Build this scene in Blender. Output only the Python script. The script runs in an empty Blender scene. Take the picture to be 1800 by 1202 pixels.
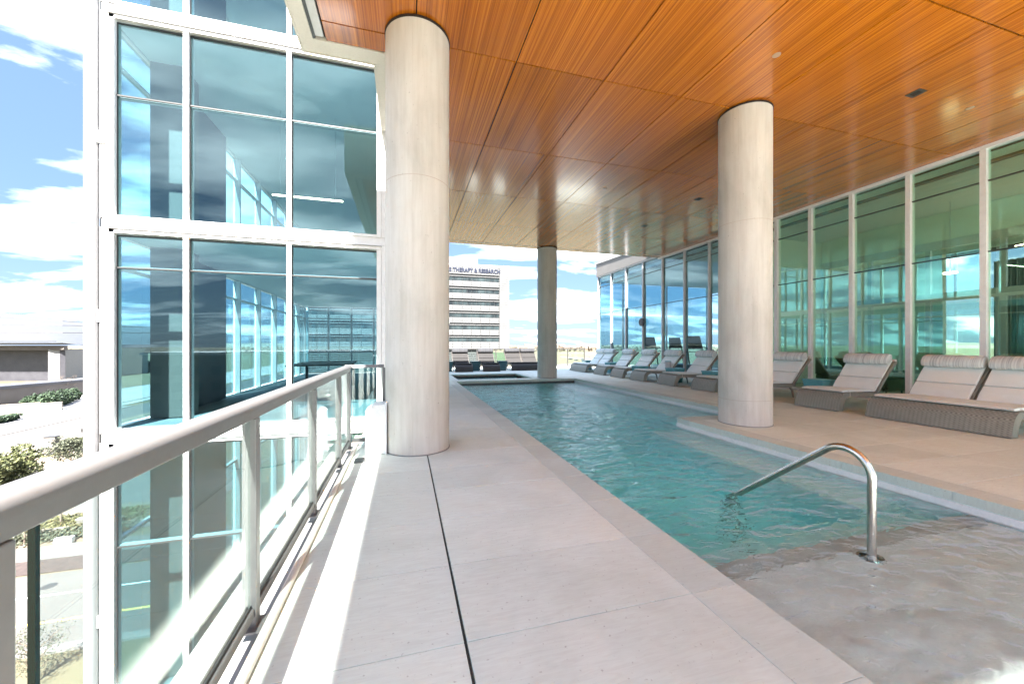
import bpy, math, random
from mathutils import Vector, Matrix
random.seed(7)
R = math.radians
scn = bpy.context.scene
col = scn.collection
# ------------------------------------------------------------------ camera, world, sun, exposure
YAW = math.atan(188/662.0)
cd = bpy.data.cameras.new('camera'); cam = bpy.data.objects.new('camera', cd); col.objects.link(cam)
cam.location = (0, 0, 1.33); cam.rotation_euler = (R(90), 0, -YAW)
cd.sensor_width = 36; cd.lens = 36*662/1800; cd.shift_y = 5/1800; cd.clip_start = .05; cd.clip_end = 30000
scn.camera = cam
scn.render.engine = 'CYCLES'
scn.render.resolution_x = 1024; scn.render.resolution_y = 683
scn.view_settings.view_transform = 'Standard'; scn.view_settings.look = 'None'
scn.view_settings.gamma = 1; scn.view_settings.use_curve_mapping = False
scn.view_settings.exposure = 4.05
scn.cycles.max_bounces = 12; scn.cycles.transparent_max_bounces = 24
scn.cycles.diffuse_bounces = 5; scn.cycles.glossy_bounces = 5
scn.cycles.caustics_reflective = False; scn.cycles.caustics_refractive = True; scn.cycles.sample_clamp_indirect = 6
SUNV = Vector((.19, .82, -1.0)).normalized()      # way the sunlight travels
SUN_EL = math.asin(-SUNV.z); SUN_AZ = math.atan2(-SUNV.x, -SUNV.y)
w = bpy.data.worlds.new("World"); scn.world = w; w.use_nodes = True
nt = w.node_tree; nt.nodes.clear()
def wn(t, **k):
    n = nt.nodes.new(t)
    for a, b in k.items(): setattr(n, a, b)
    return n
wo = wn('ShaderNodeOutputWorld'); sky = wn('ShaderNodeTexSky', sky_type='NISHITA')
sky.sun_disc = False; sky.sun_elevation = SUN_EL; sky.sun_rotation = SUN_AZ
sky.air_density = 1.0; sky.dust_density = .4; sky.ozone_density = 1.6
b1 = wn('ShaderNodeBackground'); b1.inputs[1].default_value = .052
b2 = wn('ShaderNodeBackground'); b2.inputs[0].default_value = (.93, .96, 1, 1); b2.inputs[1].default_value = .50
tc = wn('ShaderNodeTexCoord'); sp = wn('ShaderNodeSeparateXYZ'); nt.links.new(tc.outputs['Generated'], sp.inputs[0])
def wm(op, a, b=None, clamp=False):
    n = wn('ShaderNodeMath', operation=op); n.use_clamp = clamp
    for i, s in enumerate((a, b)):
        if s is None: continue
        if isinstance(s, (int, float)): n.inputs[i].default_value = s
        else: nt.links.new(s, n.inputs[i])
    return n.outputs[0]
den = wm('ADD', wm('MAXIMUM', sp.outputs[2], 0.0), .16)
cx = wm('DIVIDE', sp.outputs[0], den); cy = wm('DIVIDE', sp.outputs[1], den)
cb = wn('ShaderNodeCombineXYZ'); nt.links.new(cx, cb.inputs[0]); nt.links.new(cy, cb.inputs[1])
mp = wn('ShaderNodeMapping'); mp.inputs['Rotation'].default_value = (0, 0, R(28)); mp.inputs['Scale'].default_value = (.62, 1.15, 1); mp.inputs['Location'].default_value = (3.9, 1.9, 0)
nt.links.new(cb.outputs[0], mp.inputs[0])
nz = wn('ShaderNodeTexNoise'); nz.inputs['Scale'].default_value = 1.25; nz.inputs['Detail'].default_value = 9; nz.inputs['Roughness'].default_value = .56; nz.inputs['Distortion'].default_value = .35
nt.links.new(mp.outputs[0], nz.inputs['Vector'])
rp = wn('ShaderNodeValToRGB'); rp.color_ramp.elements[0].position = .485; rp.color_ramp.elements[1].position = .72
nt.links.new(nz.outputs[0], rp.inputs[0])
# thicker bank of cloud low over the horizon
hz = wm('MULTIPLY', wm('SUBTRACT', .3, sp.outputs[2]), 2.6, True)
cf = wm('ADD', rp.outputs[0], wm('MULTIPLY', hz, .0), True)
cf = wm('MULTIPLY', cf, .93)
mx = wn('ShaderNodeMixShader'); nt.links.new(cf, mx.inputs[0]); nt.links.new(sky.outputs[0], b1.inputs[0])
b3 = wn('ShaderNodeBackground'); b3.inputs[0].default_value = (.34, .56, 1, 1); b3.inputs[1].default_value = .060
lowf = wm('MULTIPLY', wm('SUBTRACT', 1.05, sp.outputs[2]), 1.7, True); lowf = wm('MULTIPLY', lowf, .92)
m3 = wn('ShaderNodeMixShader'); nt.links.new(lowf, m3.inputs[0]); nt.links.new(b1.outputs[0], m3.inputs[1]); nt.links.new(b3.outputs[0], m3.inputs[2])
nt.links.new(m3.outputs[0], mx.inputs[1]); nt.links.new(b2.outputs[0], mx.inputs[2]); nt.links.new(mx.outputs[0], wo.inputs[0])
sl = bpy.data.lights.new('sun', 'SUN'); sl.energy = 2.8; sl.angle = R(1.0); sl.color = (1, .965, .92)
so = bpy.data.objects.new('sun', sl); col.objects.link(so); so.rotation_euler = SUNV.to_track_quat('-Z', 'Y').to_euler(); so.location = (-4, -20, 30)

# ------------------------------------------------------------------ materials
def mat(name, c=(.5, .5, .5), rough=.6, metal=0, spec=.5, coat=0):
    m = bpy.data.materials.new(name); m.use_nodes = True
    p = m.node_tree.nodes['Principled BSDF']
    p.inputs['Base Color'].default_value = (*c, 1); p.inputs['Roughness'].default_value = rough
    p.inputs['Metallic'].default_value = metal; p.inputs['Specular IOR Level'].default_value = spec
    p.inputs['Coat Weight'].default_value = coat
    return m
class N:
    def __init__(s, m): s.t = m.node_tree; s.p = s.t.nodes.get('Principled BSDF')
    def n(s, typ, **k):
        x = s.t.nodes.new(typ)
        for a, b in k.items():
            if a.startswith('i_'): x.inputs[a[2:]].default_value = b
            else: setattr(x, a, b)
        return x
    def l(s, a, b): s.t.links.new(a, b)
    def pos(s, scale=(1, 1, 1), obj=False, rot=(0, 0, 0)):
        src = s.n('ShaderNodeTexCoord').outputs['Object'] if obj else s.n('ShaderNodeNewGeometry').outputs['Position']
        mp = s.n('ShaderNodeMapping'); mp.inputs['Scale'].default_value = scale; mp.inputs['Rotation'].default_value = rot
        s.l(src, mp.inputs[0]); return mp.outputs[0]
    def noise(s, vec, scale=5, detail=5, rough=.55, dist=0):
        x = s.n('ShaderNodeTexNoise'); x.inputs['Scale'].default_value = scale; x.inputs['Detail'].default_value = detail
        x.inputs['Roughness'].default_value = rough; x.inputs['Distortion'].default_value = dist
        s.l(vec, x.inputs['Vector']); return x.outputs[0]
    def ramp(s, fac, stops):
        r = s.n('ShaderNodeValToRGB'); e = r.color_ramp.elements
        while len(e) < len(stops): e.new(.5)
        for q, (p, c) in zip(e, stops): q.position = p; q.color = (*c, 1)
        s.l(fac, r.inputs[0]); return r.outputs[0]
    def mix(s, f, a, b, mode='MIX'):
        x = s.n('ShaderNodeMix', data_type='RGBA', blend_type=mode)
        for v, i in ((f, 0), (a, 6), (b, 7)):
            if isinstance(v, (int, float)): x.inputs[i].default_value = v
            elif isinstance(v, tuple): x.inputs[i].default_value = (*v, 1)
            else: s.l(v, x.inputs[i])
        return x.outputs[2]
    def bump(s, h, strength=.2, dist=.01):
        b = s.n('ShaderNodeBump'); b.inputs['Strength'].default_value = strength; b.inputs['Distance'].default_value = dist
        s.l(h, b.inputs['Height']); return b.outputs[0]
def varied(name, c1, c2, scale=3, rough=.7, bump=.15, stretch=(1, 1, 1), obj=False, c3=None, fine=40, rnd=.0, spec=.5, metal=0, coat=0):
    """two tones mixed by noise, with fine relief; rnd = lightness change from piece to piece"""
    m = mat(name, c1, rough, metal, spec, coat); q = N(m)
    v = q.pos(stretch, obj); a = q.noise(v, scale, 6, .6)
    st = [(.33, c1), (.66, c2)] if c3 is None else [(.3, c1), (.5, c3), (.68, c2)]
    c = q.ramp(a, st)
    f = q.noise(v, fine, 4, .65)
    c = q.mix(.22, c, q.ramp(f, [(.25, (.45, .45, .45)), (.75, (1, 1, 1))]), 'MULTIPLY')
    if rnd:
        oi = q.n('ShaderNodeObjectInfo'); mr = q.n('ShaderNodeMapRange'); mr.inputs[3].default_value = 1-rnd; mr.inputs[4].default_value = 1+rnd
        q.l(oi.outputs['Random'], mr.inputs[0]); hs = q.n('ShaderNodeHueSaturation'); q.l(mr.outputs[0], hs.inputs['Value']); q.l(c, hs.inputs['Color']); c = hs.outputs[0]
    q.l(c, q.p.inputs['Base Color'])
    if bump: q.l(q.bump(f, bump), q.p.inputs['Normal'])
    return m
def glass(name, tint, base=.12, k=1.0, rgh=0.0, wav=0.0, refl=(1, 1, 1)):
    m = bpy.data.materials.new(name); m.use_nodes = True; t = m.node_tree; t.nodes.clear(); q = N(m)
    o = q.n('ShaderNodeOutputMaterial'); tr = q.n('ShaderNodeBsdfTransparent'); tr.inputs[0].default_value = (*tint, 1)
    gl = q.n('ShaderNodeBsdfGlossy'); gl.inputs['Roughness'].default_value = rgh; gl.inputs['Color'].default_value = (*refl, 1)
    fr = q.n('ShaderNodeLayerWeight'); fr.inputs[0].default_value = .5
    pw = q.n('ShaderNodeMath', operation='POWER'); q.l(fr.outputs['Facing'], pw.inputs[0]); pw.inputs[1].default_value = 4.0
    ma = q.n('ShaderNodeMath', operation='MULTIPLY_ADD'); ma.use_clamp = True; q.l(pw.outputs[0], ma.inputs[0]); ma.inputs[1].default_value = (1-base)*k; ma.inputs[2].default_value = base
    mxx = q.n('ShaderNodeMixShader'); q.l(ma.outputs[0], mxx.inputs[0]); q.l(tr.outputs[0], mxx.inputs[1]); q.l(gl.outputs[0], mxx.inputs[2])
    if wav:
        nn = q.noise(q.pos((1, 1, .5)), 1.1, 1.5, .4); q.l(q.bump(nn, wav, .02), gl.inputs['Normal'])
    q.l(mxx.outputs[0], o.inputs[0]); return m
M = {}
# limestone paving with directional tooling marks
def stone(name, a, b, c, rnd=.045, rough=.62):
    m = mat(name, a, rough, 0, .4); q = N(m)
    v = q.pos((1, 1, 1)); big = q.noise(v, .9, 5, .55, .6)
    vs = q.pos((2.2, 16, 4), rot=(0, 0, R(24))); st = q.noise(vs, 3.2, 6, .62, .9)
    c0 = q.ramp(big, [(.3, a), (.52, b), (.72, c)])
    c1 = q.mix(.30, c0, q.ramp(st, [(.3, (.66, .63, .61)), (.62, (1, 1, 1))]), 'MULTIPLY')
    sp_ = q.noise(v, 46, 2, .5); c2 = q.mix(.55, c1, q.ramp(sp_, [(.26, (.45, .42, .4)), (.33, (1, 1, 1))]), 'MULTIPLY')
    oi = q.n('ShaderNodeObjectInfo'); mr = q.n('ShaderNodeMapRange'); mr.inputs[3].default_value = 1-rnd; mr.inputs[4].default_value = 1+rnd
    q.l(oi.outputs['Random'], mr.inputs[0]); hs = q.n('ShaderNodeHueSaturation'); q.l(mr.outputs[0], hs.inputs['Value']); q.l(c2, hs.inputs['Color'])
    q.l(hs.outputs[0], q.p.inputs['Base Color']); q.l(q.bump(st, .22, .004), q.p.inputs['Normal'])
    return m
M['slab'] = stone('limestone_paving', (.56, .62, .56), (.66, .72, .66), (.63, .665, .59))
M['coping'] = stone('coping_stone', (.47, .535, .485), (.55, .615, .565), (.51, .56, .50), .05)
M['grout'] = varied('tan_grout', (.33, .25, .18), (.40, .31, .23), 8)
M['black'] = mat('black_sealant', (.012, .012, .012), .6)
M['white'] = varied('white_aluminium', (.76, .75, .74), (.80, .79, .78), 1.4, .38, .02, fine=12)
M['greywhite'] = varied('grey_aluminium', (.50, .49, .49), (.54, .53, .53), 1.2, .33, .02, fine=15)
M['rail'] = varied('silver_paint', (.115, .111, .11), (.13, .126, .125), 1.5, .34, .03, fine=30, spec=.6)
M['darkmetal'] = mat('dark_metal', (.05, .048, .046), .4, .3)
M['gasket'] = mat('black_gasket', (.02, .022, .022), .5)
M['beige'] = varied('beige_fascia', (.58, .53, .47), (.63, .585, .52), .8, .5, .03)
M['steel'] = varied('brushed_steel', (.50, .46, .42), (.62, .58, .53), 9, .2, .03, (1, 1, .2), metal=1)
M['cabinet'] = varied('white_cabinet', (.72, .72, .72), (.76, .76, .755), 2, .35, .02)
# cast concrete columns: form joints and blotches
def concrete(name, a, b, c):
    m = mat(name, a, .72, 0, .3); q = N(m); v = q.pos((1, 1, .5), True)
    n1 = q.noise(v, 1.5, 7, .62, .4); col0 = q.ramp(n1, [(.3, a), (.5, b), (.72, c)])
    v2 = q.pos((7, 7, .5), True); n2 = q.noise(v2, 1.6, 6, .66); col1 = q.mix(.32, col0, q.ramp(n2, [(.34, (.62, .58, .52)), (.58, (1, 1, 1))]), 'MULTIPLY')
    sxyz = q.n('ShaderNodeSeparateXYZ'); q.l(q.pos(), sxyz.inputs[0])
    n3 = q.noise(q.pos((1, 1, 1), True), 30, 3, .5); col1 = q.mix(.5, col1, q.ramp(n3, [(.24, (.35, .32, .28)), (.31, (1, 1, 1))]), 'MULTIPLY')
    q.l(col1, q.p.inputs['Base Color']); q.l(q.bump(n3, .12, .004), q.p.inputs['Normal']); return m
M['conc'] = concrete('cast_concrete', (.46, .435, .395), (.56, .53, .49), (.60, .575, .54))
M['concgrey'] = concrete('grey_concrete', (.44, .43, .385), (.53, .51, .46), (.50, .47, .41))
M['seam'] = varied('form_seam', (.40, .33, .27), (.50, .43, .36), 5)
# wood laminate ceiling
def wood():
    m = mat('teak_veneer', (.4, .15, .03), .24, 0, .6, .55); m.node_tree.nodes['Principled BSDF'].inputs['Coat Roughness'].default_value = .13; m.node_tree.nodes['Principled BSDF'].inputs['Coat IOR'].default_value = 1.6; q = N(m)
    oi = q.n('ShaderNodeObjectInfo'); g = q.n('ShaderNodeNewGeometry')
    ad = q.n('ShaderNodeVectorMath', operation='MULTIPLY_ADD'); cbx = q.n('ShaderNodeCombineXYZ')
    for i in range(3): q.l(oi.outputs['Random'], cbx.inputs[i])
    ad.inputs[1].default_value = (3.1, 9.7, 0); q.l(cbx.outputs[0], ad.inputs[0]); q.l(g.outputs['Position'], ad.inputs[2])
    def mpd(sc):
        x = q.n('ShaderNodeMapping'); x.inputs['Scale'].default_value = sc; q.l(ad.outputs[0], x.inputs[0]); return x.outputs[0]
    n1 = q.noise(mpd((40, .10, 1)), 1.6, 7, .62, .12); n2 = q.noise(mpd((70, .7, 1)), 1.5, 5, .6)
    c = q.ramp(n1, [(.28, (.16, .038, .002)), (.45, (.38, .10, .004)), (.58, (.53, .155, .007)), (.75, (.64, .215, .014))])
    c = q.mix(.5, c, q.ramp(n2, [(.3, (.5, .42, .36)), (.65, (1.0, 1.0, 1.0))]), 'MULTIPLY')
    mr = q.n('ShaderNodeMapRange'); mr.inputs[3].default_value = .9; mr.inputs[4].default_value = 1.12
    q.l(oi.outputs['Random'], mr.inputs[0]); hs = q.n('ShaderNodeHueSaturation'); q.l(mr.outputs[0], hs.inputs['Value']); q.l(c, hs.inputs['Color'])
    q.l(hs.outputs[0], q.p.inputs['Base Color']); q.l(q.bump(n1, .03, .002), q.p.inputs['Normal'])
    return m
M['wood'] = wood()
M['lens'] = mat('tan_lens', (.42, .27, .17), .4)
M['tubegrey'] = varied('light_grey_aluminium', (.20, .20, .205), (.22, .22, .225), 1, .35, .02)
M['fasciagrey'] = varied('grey_beige_fascia', (.17, .16, .15), (.19, .18, .168), 1, .6, .02)
M['void'] = mat('ceiling_void', (.02, .01, .006), .9)
M['glass_t'] = glass('tower_glass', (.68, .83, .86), .06, .9, 0, .10, (.70, .84, .88))
M['glass_r'] = glass('lobby_glass', (.80, .95, .86), .20, 1.0, 0, .05, (.78, 1, .86))
M['glass_g'] = glass('guard_glass', (.90, .96, .945), .05, .8, 0, .18)
M['glassedge'] = mat('green_glass_edge', (.001, .016, .014), .1)
M['far_glass'] = varied('office_glass', (.006, .009, .011), (.035, .05, .052), .35, .35, 0, (1, 1, .3), spec=.25)
M['clad'] = varied('white_cladding', (.105, .105, .105), (.12, .12, .12), .1, .5, 0)
M['teal'] = varied('teal_glaze', (.10, .32, .35), (.13, .38, .41), 3, .3, .02)
M['darkteal'] = varied('dark_teal_glaze', (.02, .085, .10), (.03, .11, .125), 3, .3, .02)
def wicker(name, a, b):
    m = mat(name, a, .6); q = N(m); co = q.pos((1, 1, 1), True)
    s = q.n('ShaderNodeSeparateXYZ'); q.l(co, s.inputs[0])
    def sn(o, f, ph=0):
        x = q.n('ShaderNodeMath', operation='MULTIPLY_ADD'); q.l(o, x.inputs[0]); x.inputs[1].default_value = f; x.inputs[2].default_value = ph
        y = q.n('ShaderNodeMath', operation='SINE'); q.l(x.outputs[0], y.inputs[0]); return y.outputs[0]
    a1 = sn(s.outputs[1], 2*math.pi/.055)            # ribs across the width
    sm = q.n('ShaderNodeMath', operation='SUBTRACT'); q.l(s.outputs[2], sm.inputs[0]); q.l(s.outputs[0], sm.inputs[1])
    a2 = sn(sm.outputs[0], 2*math.pi/.022)
    pr = q.n('ShaderNodeMath', operation='MULTIPLY'); q.l(a1, pr.inputs[0]); q.l(a2, pr.inputs[1])
    ad = q.n('ShaderNodeMath', operation='MULTIPLY_ADD'); q.l(pr.outputs[0], ad.inputs[0]); ad.inputs[1].default_value = 1.1; ad2 = q.n('ShaderNodeMath', operation='MULTIPLY'); q.l(a1, ad2.inputs[0]); ad2.inputs[1].default_value = .45; q.l(ad2.outputs[0], ad.inputs[2])
    sc = q.n('ShaderNodeMath', operation='MULTIPLY_ADD'); q.l(ad.outputs[0], sc.inputs[0]); sc.inputs[1].default_value = .32; sc.inputs[2].default_value = .5
    nn = q.noise(co, 14, 4, .6)
    c = q.ramp(sc.outputs[0], [(0, a), (.75, b)]); c = q.mix(.35, c, q.ramp(nn, [(.3, (.55, .52, .5)), (.7, (1, 1, 1))]), 'MULTIPLY')
    q.l(c, q.p.inputs['Base Color']); q.l(q.bump(sc.outputs[0], .5, .004), q.p.inputs['Normal']); return m
M['wicker'] = wicker('brown_wicker', (.13, .135, .115), (.29, .30, .26))
M['wickerdark'] = wicker('dark_wicker', (.022, .017, .014), (.045, .036, .030))
M['pad'] = varied('oatmeal_canvas', (.70, .765, .735), (.76, .825, .795), 2.5, .85, .12, fine=160)
M['padedge'] = varied('cream_piping', (.60, .56, .51), (.64, .6, .55), 5, .8, .05)
M['paddark'] = varied('charcoal_canvas', (.014, .0125, .012), (.018, .016, .015), 2.5, .85, .12, fine=160)
def striped(name, a, b, c):
    m = mat(name, a, .85); q = N(m); n1 = q.noise(q.pos((.6, 34, .6), True), 1.3, 4, .7); q.l(q.ramp(n1, [(.35, a), (.5, b), (.62, c)]), q.p.inputs['Base Color'])
    n2 = q.noise(q.pos((1, 1, 1), True), 9, 3); q.l(q.bump(n2, .3, .02), q.p.inputs['Normal']); return m
M['pillow'] = striped('striped_canvas', (.30, .34, .345), (.57, .62, .605), (.68, .73, .70))
M['pillowdark'] = striped('dark_striped_canvas', (.012, .012, .014), (.022, .022, .025), (.035, .035, .038))
M['plaster'] = varied('pool_plaster', (.66, .96, .95), (.72, .97, .965), 2, .7, .05)
M['shelf'] = varied('shelf_stone', (.70, .79, .76), (.80, .88, .85), 1.6, .7, .08, (1, 3, 1), fine=14)
M['whitetile'] = varied('white_waterline_tile', (.74, .76, .77), (.80, .81, .82), 8, .25, .02)
M['bandtile'] = varied('grey_mosaic', (.46, .50, .47), (.58, .62, .58), 9, .4, .1)
M['darktile'] = varied('dark_tile', (.05, .05, .05), (.09, .09, .085), 6, .3, .05)
# water: surface lets light through and mirrors the sky, the body absorbs red
def water(name, absorb, dens, slope=.05):
    m = bpy.data.materials.new(name); m.use_nodes = True; t = m.node_tree; t.nodes.clear(); q = N(m)
    o = q.n('ShaderNodeOutputMaterial'); rf = q.n('ShaderNodeBsdfRefraction'); rf.inputs['Roughness'].default_value = 0; rf.inputs['IOR'].default_value = 1.33
    gl = q.n('ShaderNodeBsdfGlossy'); gl.inputs['Roughness'].default_value = .0
    v = q.pos((1.0, 1.8, 1), rot=(0, 0, R(14)))
    n1 = q.noise(v, 2.4, 2, .45, .6); n2 = q.noise(v, 7.5, 2, .5, .5)
    ad = q.n('ShaderNodeMath', operation='MULTIPLY_ADD'); q.l(n2, ad.inputs[0]); ad.inputs[1].default_value = .45; q.l(n1, ad.inputs[2])
    bp = q.bump(ad.outputs[0], 1, slope); q.l(bp, gl.inputs['Normal']); q.l(bp, rf.inputs['Normal'])
    fr = q.n('ShaderNodeFresnel'); fr.inputs[0].default_value = 1.33; q.l(bp, fr.inputs['Normal'])
    lw = q.n('ShaderNodeLayerWeight'); lw.inputs[0].default_value = .5; q.l(bp, lw.inputs['Normal'])
    pw = q.n('ShaderNodeMath', operation='POWER'); q.l(lw.outputs['Facing'], pw.inputs[0]); pw.inputs[1].default_value = 4.5
    fr = q.n('ShaderNodeMath', operation='MULTIPLY_ADD'); fr.use_clamp = True; q.l(pw.outputs[0], fr.inputs[0]); fr.inputs[1].default_value = .97; fr.inputs[2].default_value = .03
    tr = q.n('ShaderNodeBsdfTransparent'); m0 = q.n('ShaderNodeMixShader'); m0.inputs[0].default_value = 1.0; q.l(tr.outputs[0], m0.inputs[1]); q.l(rf.outputs[0], m0.inputs[2])
    mxx = q.n('ShaderNodeMixShader'); q.l(fr.outputs[0], mxx.inputs[0]); q.l(m0.outputs[0], mxx.inputs[1]); q.l(gl.outputs[0], mxx.inputs[2])
    q.l(mxx.outputs[0], o.inputs['Surface'])
    va = q.n('ShaderNodeVolumeAbsorption'); va.inputs['Color'].default_value = (*absorb, 1); va.inputs['Density'].default_value = dens
    q.l(va.outputs[0], o.inputs['Volume']); return m
M['water'] = water('pool_water', (.07, .965, .97), .34, .08)
M['spawater'] = water('spa_water', (.3, .9, .8), .8, .06)
# outside
M['earth'] = varied('dry_grass', (.08, .062, .038), (.105, .083, .053), .05, .95, .1, fine=2, c3=(.085, .075, .04))
M['road'] = varied('pale_concrete_road', (.078, .071, .065), (.092, .085, .079), .15, .85, .03, fine=6)
M['asphalt'] = varied('grey_road', (.20, .195, .19), (.26, .25, .24), .2, .85, .03)
M['path'] = varied('sidewalk_concrete', (.10, .093, .087), (.115, .108, .10), .5, .85, .03)
M['tanpath'] = varied('decomposed_granite', (.14, .11, .08), (.165, .13, .095), .5, .9, .05)
M['mulch'] = varied('bark_mulch', (.03, .021, .018), (.06, .042, .036), 2.2, .95, .5, fine=9)
M['kerb'] = varied('kerb_concrete', (.14, .13, .12), (.16, .15, .14), 1, .85, .03)
M['kerbdark'] = varied('stained_kerb', (.20, .17, .14), (.27, .23, .19), 1, .85, .03)
M['linew'] = mat('white_road_paint', (.66, .65, .63), .7); M['liney'] = mat('yellow_road_paint', (.60, .38, .10), .7)
M['block'] = varied('limestone_block', (.21, .17, .125), (.25, .21, .165), .9, .85, .2)
M['lawn'] = varied('green_turf', (.022, .042, .010), (.03, .052, .014), .02, .9, .0)
M['bark'] = varied('bark', (.10, .075, .055), (.17, .13, .10), 6, .9, .3, (1, 1, .3))
def leaf(name, a, b):
    m = mat(name, a, .7); q = N(m); g = q.n('ShaderNodeNewGeometry'); q.l(q.ramp(g.outputs['Random Per Island'], [(0, a), (1, b)]), q.p.inputs['Base Color'])
    return m
M['leaf'] = leaf('olive_leaves', (.03, .04, .012), (.10, .105, .035)); M['leafdark'] = leaf('juniper_leaves', (.012, .03, .014), (.04, .065, .028))
M['leafyel'] = leaf('straw_grass', (.06, .055, .018), (.13, .12, .045)); M['leafgrey'] = leaf('sage_leaves', (.035, .042, .024), (.08, .085, .05))
M['roofwhite'] = varied('white_roof_membrane', (.056, .058, .062), (.064, .066, .070), .03, .5, .0, fine=.5)
M['garage'] = varied('grey_ribbed_metal', (.05, .048, .055), (.07, .068, .075), .3, .5, .0, (1, 1, 1))
M['taupe'] = varied('taupe_panel', (.10, .086, .075), (.13, .113, .10), .2, .7, .0)
M['house'] = varied('tan_house_wall', (.16, .125, .095), (.20, .165, .13), .02, .8, 0, rnd=.2)
M['houseroof'] = varied('brown_shingle', (.12, .09, .07), (.18, .14, .11), .05, .9, 0)
M['wall_in'] = varied('interior_wall', (.70, .74, .64), (.76, .80, .70), .5, .8, .02)
M['ceil_in'] = varied('interior_ceiling', (.74, .74, .72), (.78, .78, .76), .5, .8, .0)
M['floor_in'] = varied('interior_floor', (.32, .26, .20), (.42, .34, .26), 1, .35, .02)
M['floor_grey'] = varied('grey_carpet', (.17, .18, .18), (.24, .25, .25), 1, .8, .02)
M['tanwood'] = varied('oak_panel', (.20, .12, .055), (.28, .18, .09), 2, .5, .02, (6, 6, .5))
M['curtain'] = varied('sheer_curtain', (.46, .49, .49), (.70, .72, .71), 1.2, .8, .0, (9, 9, .05))
M['sofa'] = varied('olive_upholstery', (.10, .10, .05), (.14, .13, .07), 4, .9, .05)
M['gym'] = mat('dark_machine_plastic', (.02, .025, .03), .4)
M['signblue'] = mat('navy_letters', (.001, .005, .022), .5)
M['glow'] = bpy.data.materials.new('warm_lamp'); M['glow'].use_nodes = True
_p = M['glow'].node_tree.nodes['Principled BSDF']; _p.inputs['Emission Color'].default_value = (1, .78, .5, 1); _p.inputs['Emission Strength'].default_value = 1.2
M['stone'] = varied('ledge_stone', (.23, .225, .215), (.26, .255, .245), 2, .7, .05)

# ------------------------------------------------------------------ builders
OFF = {}
def tag(o, label=None, cat=None, group=None, kind=None):
    if label: o['label'] = label
    if cat: o['category'] = cat
    if group: o['group'] = group
    if kind: o['kind'] = kind
    return o
def empty(name, loc=(0, 0, 0), label=None, cat=None, group=None, kind=None):
    o = bpy.data.objects.new(name, None); col.objects.link(o); o.location = loc; o.empty_display_size = .2
    OFF[o] = Vector(loc); return tag(o, label, cat, group, kind)
class MB:
    def __init__(s): s.v = []; s.f = []; s.sm = False
    def add(s, vs, fs):
        b = len(s.v); s.v += [tuple(p) for p in vs]; s.f += [tuple(i+b for i in f) for f in fs]; return s
    def box(s, x0, x1, y0, y1, z0, z1):
        return s.add([(x0, y0, z0), (x1, y0, z0), (x1, y1, z0), (x0, y1, z0), (x0, y0, z1), (x1, y0, z1), (x1, y1, z1), (x0, y1, z1)],
                     [(0, 3, 2, 1), (4, 5, 6, 7), (0, 1, 5, 4), (1, 2, 6, 5), (2, 3, 7, 6), (3, 0, 4, 7)])
    def quad(s, *p): return s.add(p, [tuple(range(len(p)))])
    def prism(s, prof, a, b, axis='y'):
        """profile (u,w) extruded along axis"""
        n = len(prof)
        f = {'y': lambda u, w, t: (u, t, w), 'x': lambda u, w, t: (t, u, w), 'z': lambda u, w, t: (u, w, t)}[axis]
        vs = [f(u, w, a) for u, w in prof]+[f(u, w, b) for u, w in prof]
        fs = [tuple(range(n)), tuple(range(2*n-1, n-1, -1))]+[(i, i+n, (i+1) % n+n, (i+1) % n) for i in range(n)]
        return s.add(vs, fs)
    def tube(s, path, rad, seg=10, caps=True):
        path = [Vector(p) for p in path]; n = len(path); rs = rad if isinstance(rad, (list, tuple)) else [rad]*n
        rings = []; up = None
        for i, p in enumerate(path):
            d = (path[min(i+1, n-1)]-path[max(i-1, 0)]).normalized()
            if up is None: up = Vector((0, 0, 1)) if abs(d.z) < .9 else Vector((1, 0, 0))
            x = d.cross(up).normalized(); y = x.cross(d).normalized(); up = y
            rings.append([p+(x*math.cos(2*math.pi*k/seg)+y*math.sin(2*math.pi*k/seg))*rs[i] for k in range(seg)])
        vs = [q for r in rings for q in r]; fs = []
        for i in range(n-1):
            for k in range(seg): fs.append((i*seg+k, i*seg+(k+1) % seg, (i+1)*seg+(k+1) % seg, (i+1)*seg+k))
        if caps: fs += [tuple(range(seg-1, -1, -1)), tuple((n-1)*seg+k for k in range(seg))]
        return s.add(vs, fs)
    def build(s, name, m, parent=None, smooth=False, bevel=0, seg=2, kind=None, label=None):
        off = OFF.get(parent, Vector((0, 0, 0))) if parent else Vector((0, 0, 0))
        me = bpy.data.meshes.new(name); me.from_pydata([(x-off.x, y-off.y, z-off.z) for x, y, z in s.v], [], s.f); me.validate()
        me.materials.append(m if not isinstance(m, str) else M[m])
        if smooth: me.shade_smooth() if hasattr(me, 'shade_smooth') else None
        import bmesh
        bm = bmesh.new(); bm.from_mesh(me); bmesh.ops.recalc_face_normals(bm, faces=bm.faces); bm.to_mesh(me); bm.free()
        if smooth:
            try: me.set_sharp_from_angle(angle=R(40))
            except Exception: pass
        o = bpy.data.objects.new(name, me); col.objects.link(o)
        if parent: o.parent = parent
        OFF[o] = off.copy()
        if bevel:
            b = o.modifiers.new('bevel', 'BEVEL'); b.width = bevel; b.segments = seg; b.limit_method = 'ANGLE'
        if kind: o['kind'] = kind
        if label: o['label'] = label
        return o
def bx(name, m, parent, *b, bevel=0, **k): return MB().box(*b).build(name, m, parent, bevel=bevel, **k)
def copy_tree(o, parent=None):
    c = o.copy(); col.objects.link(c)
    if parent: c.parent = parent; c.matrix_parent_inverse = o.matrix_parent_inverse.copy()
    for ch in list(o.children): copy_tree(ch, c)
    return c
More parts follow.
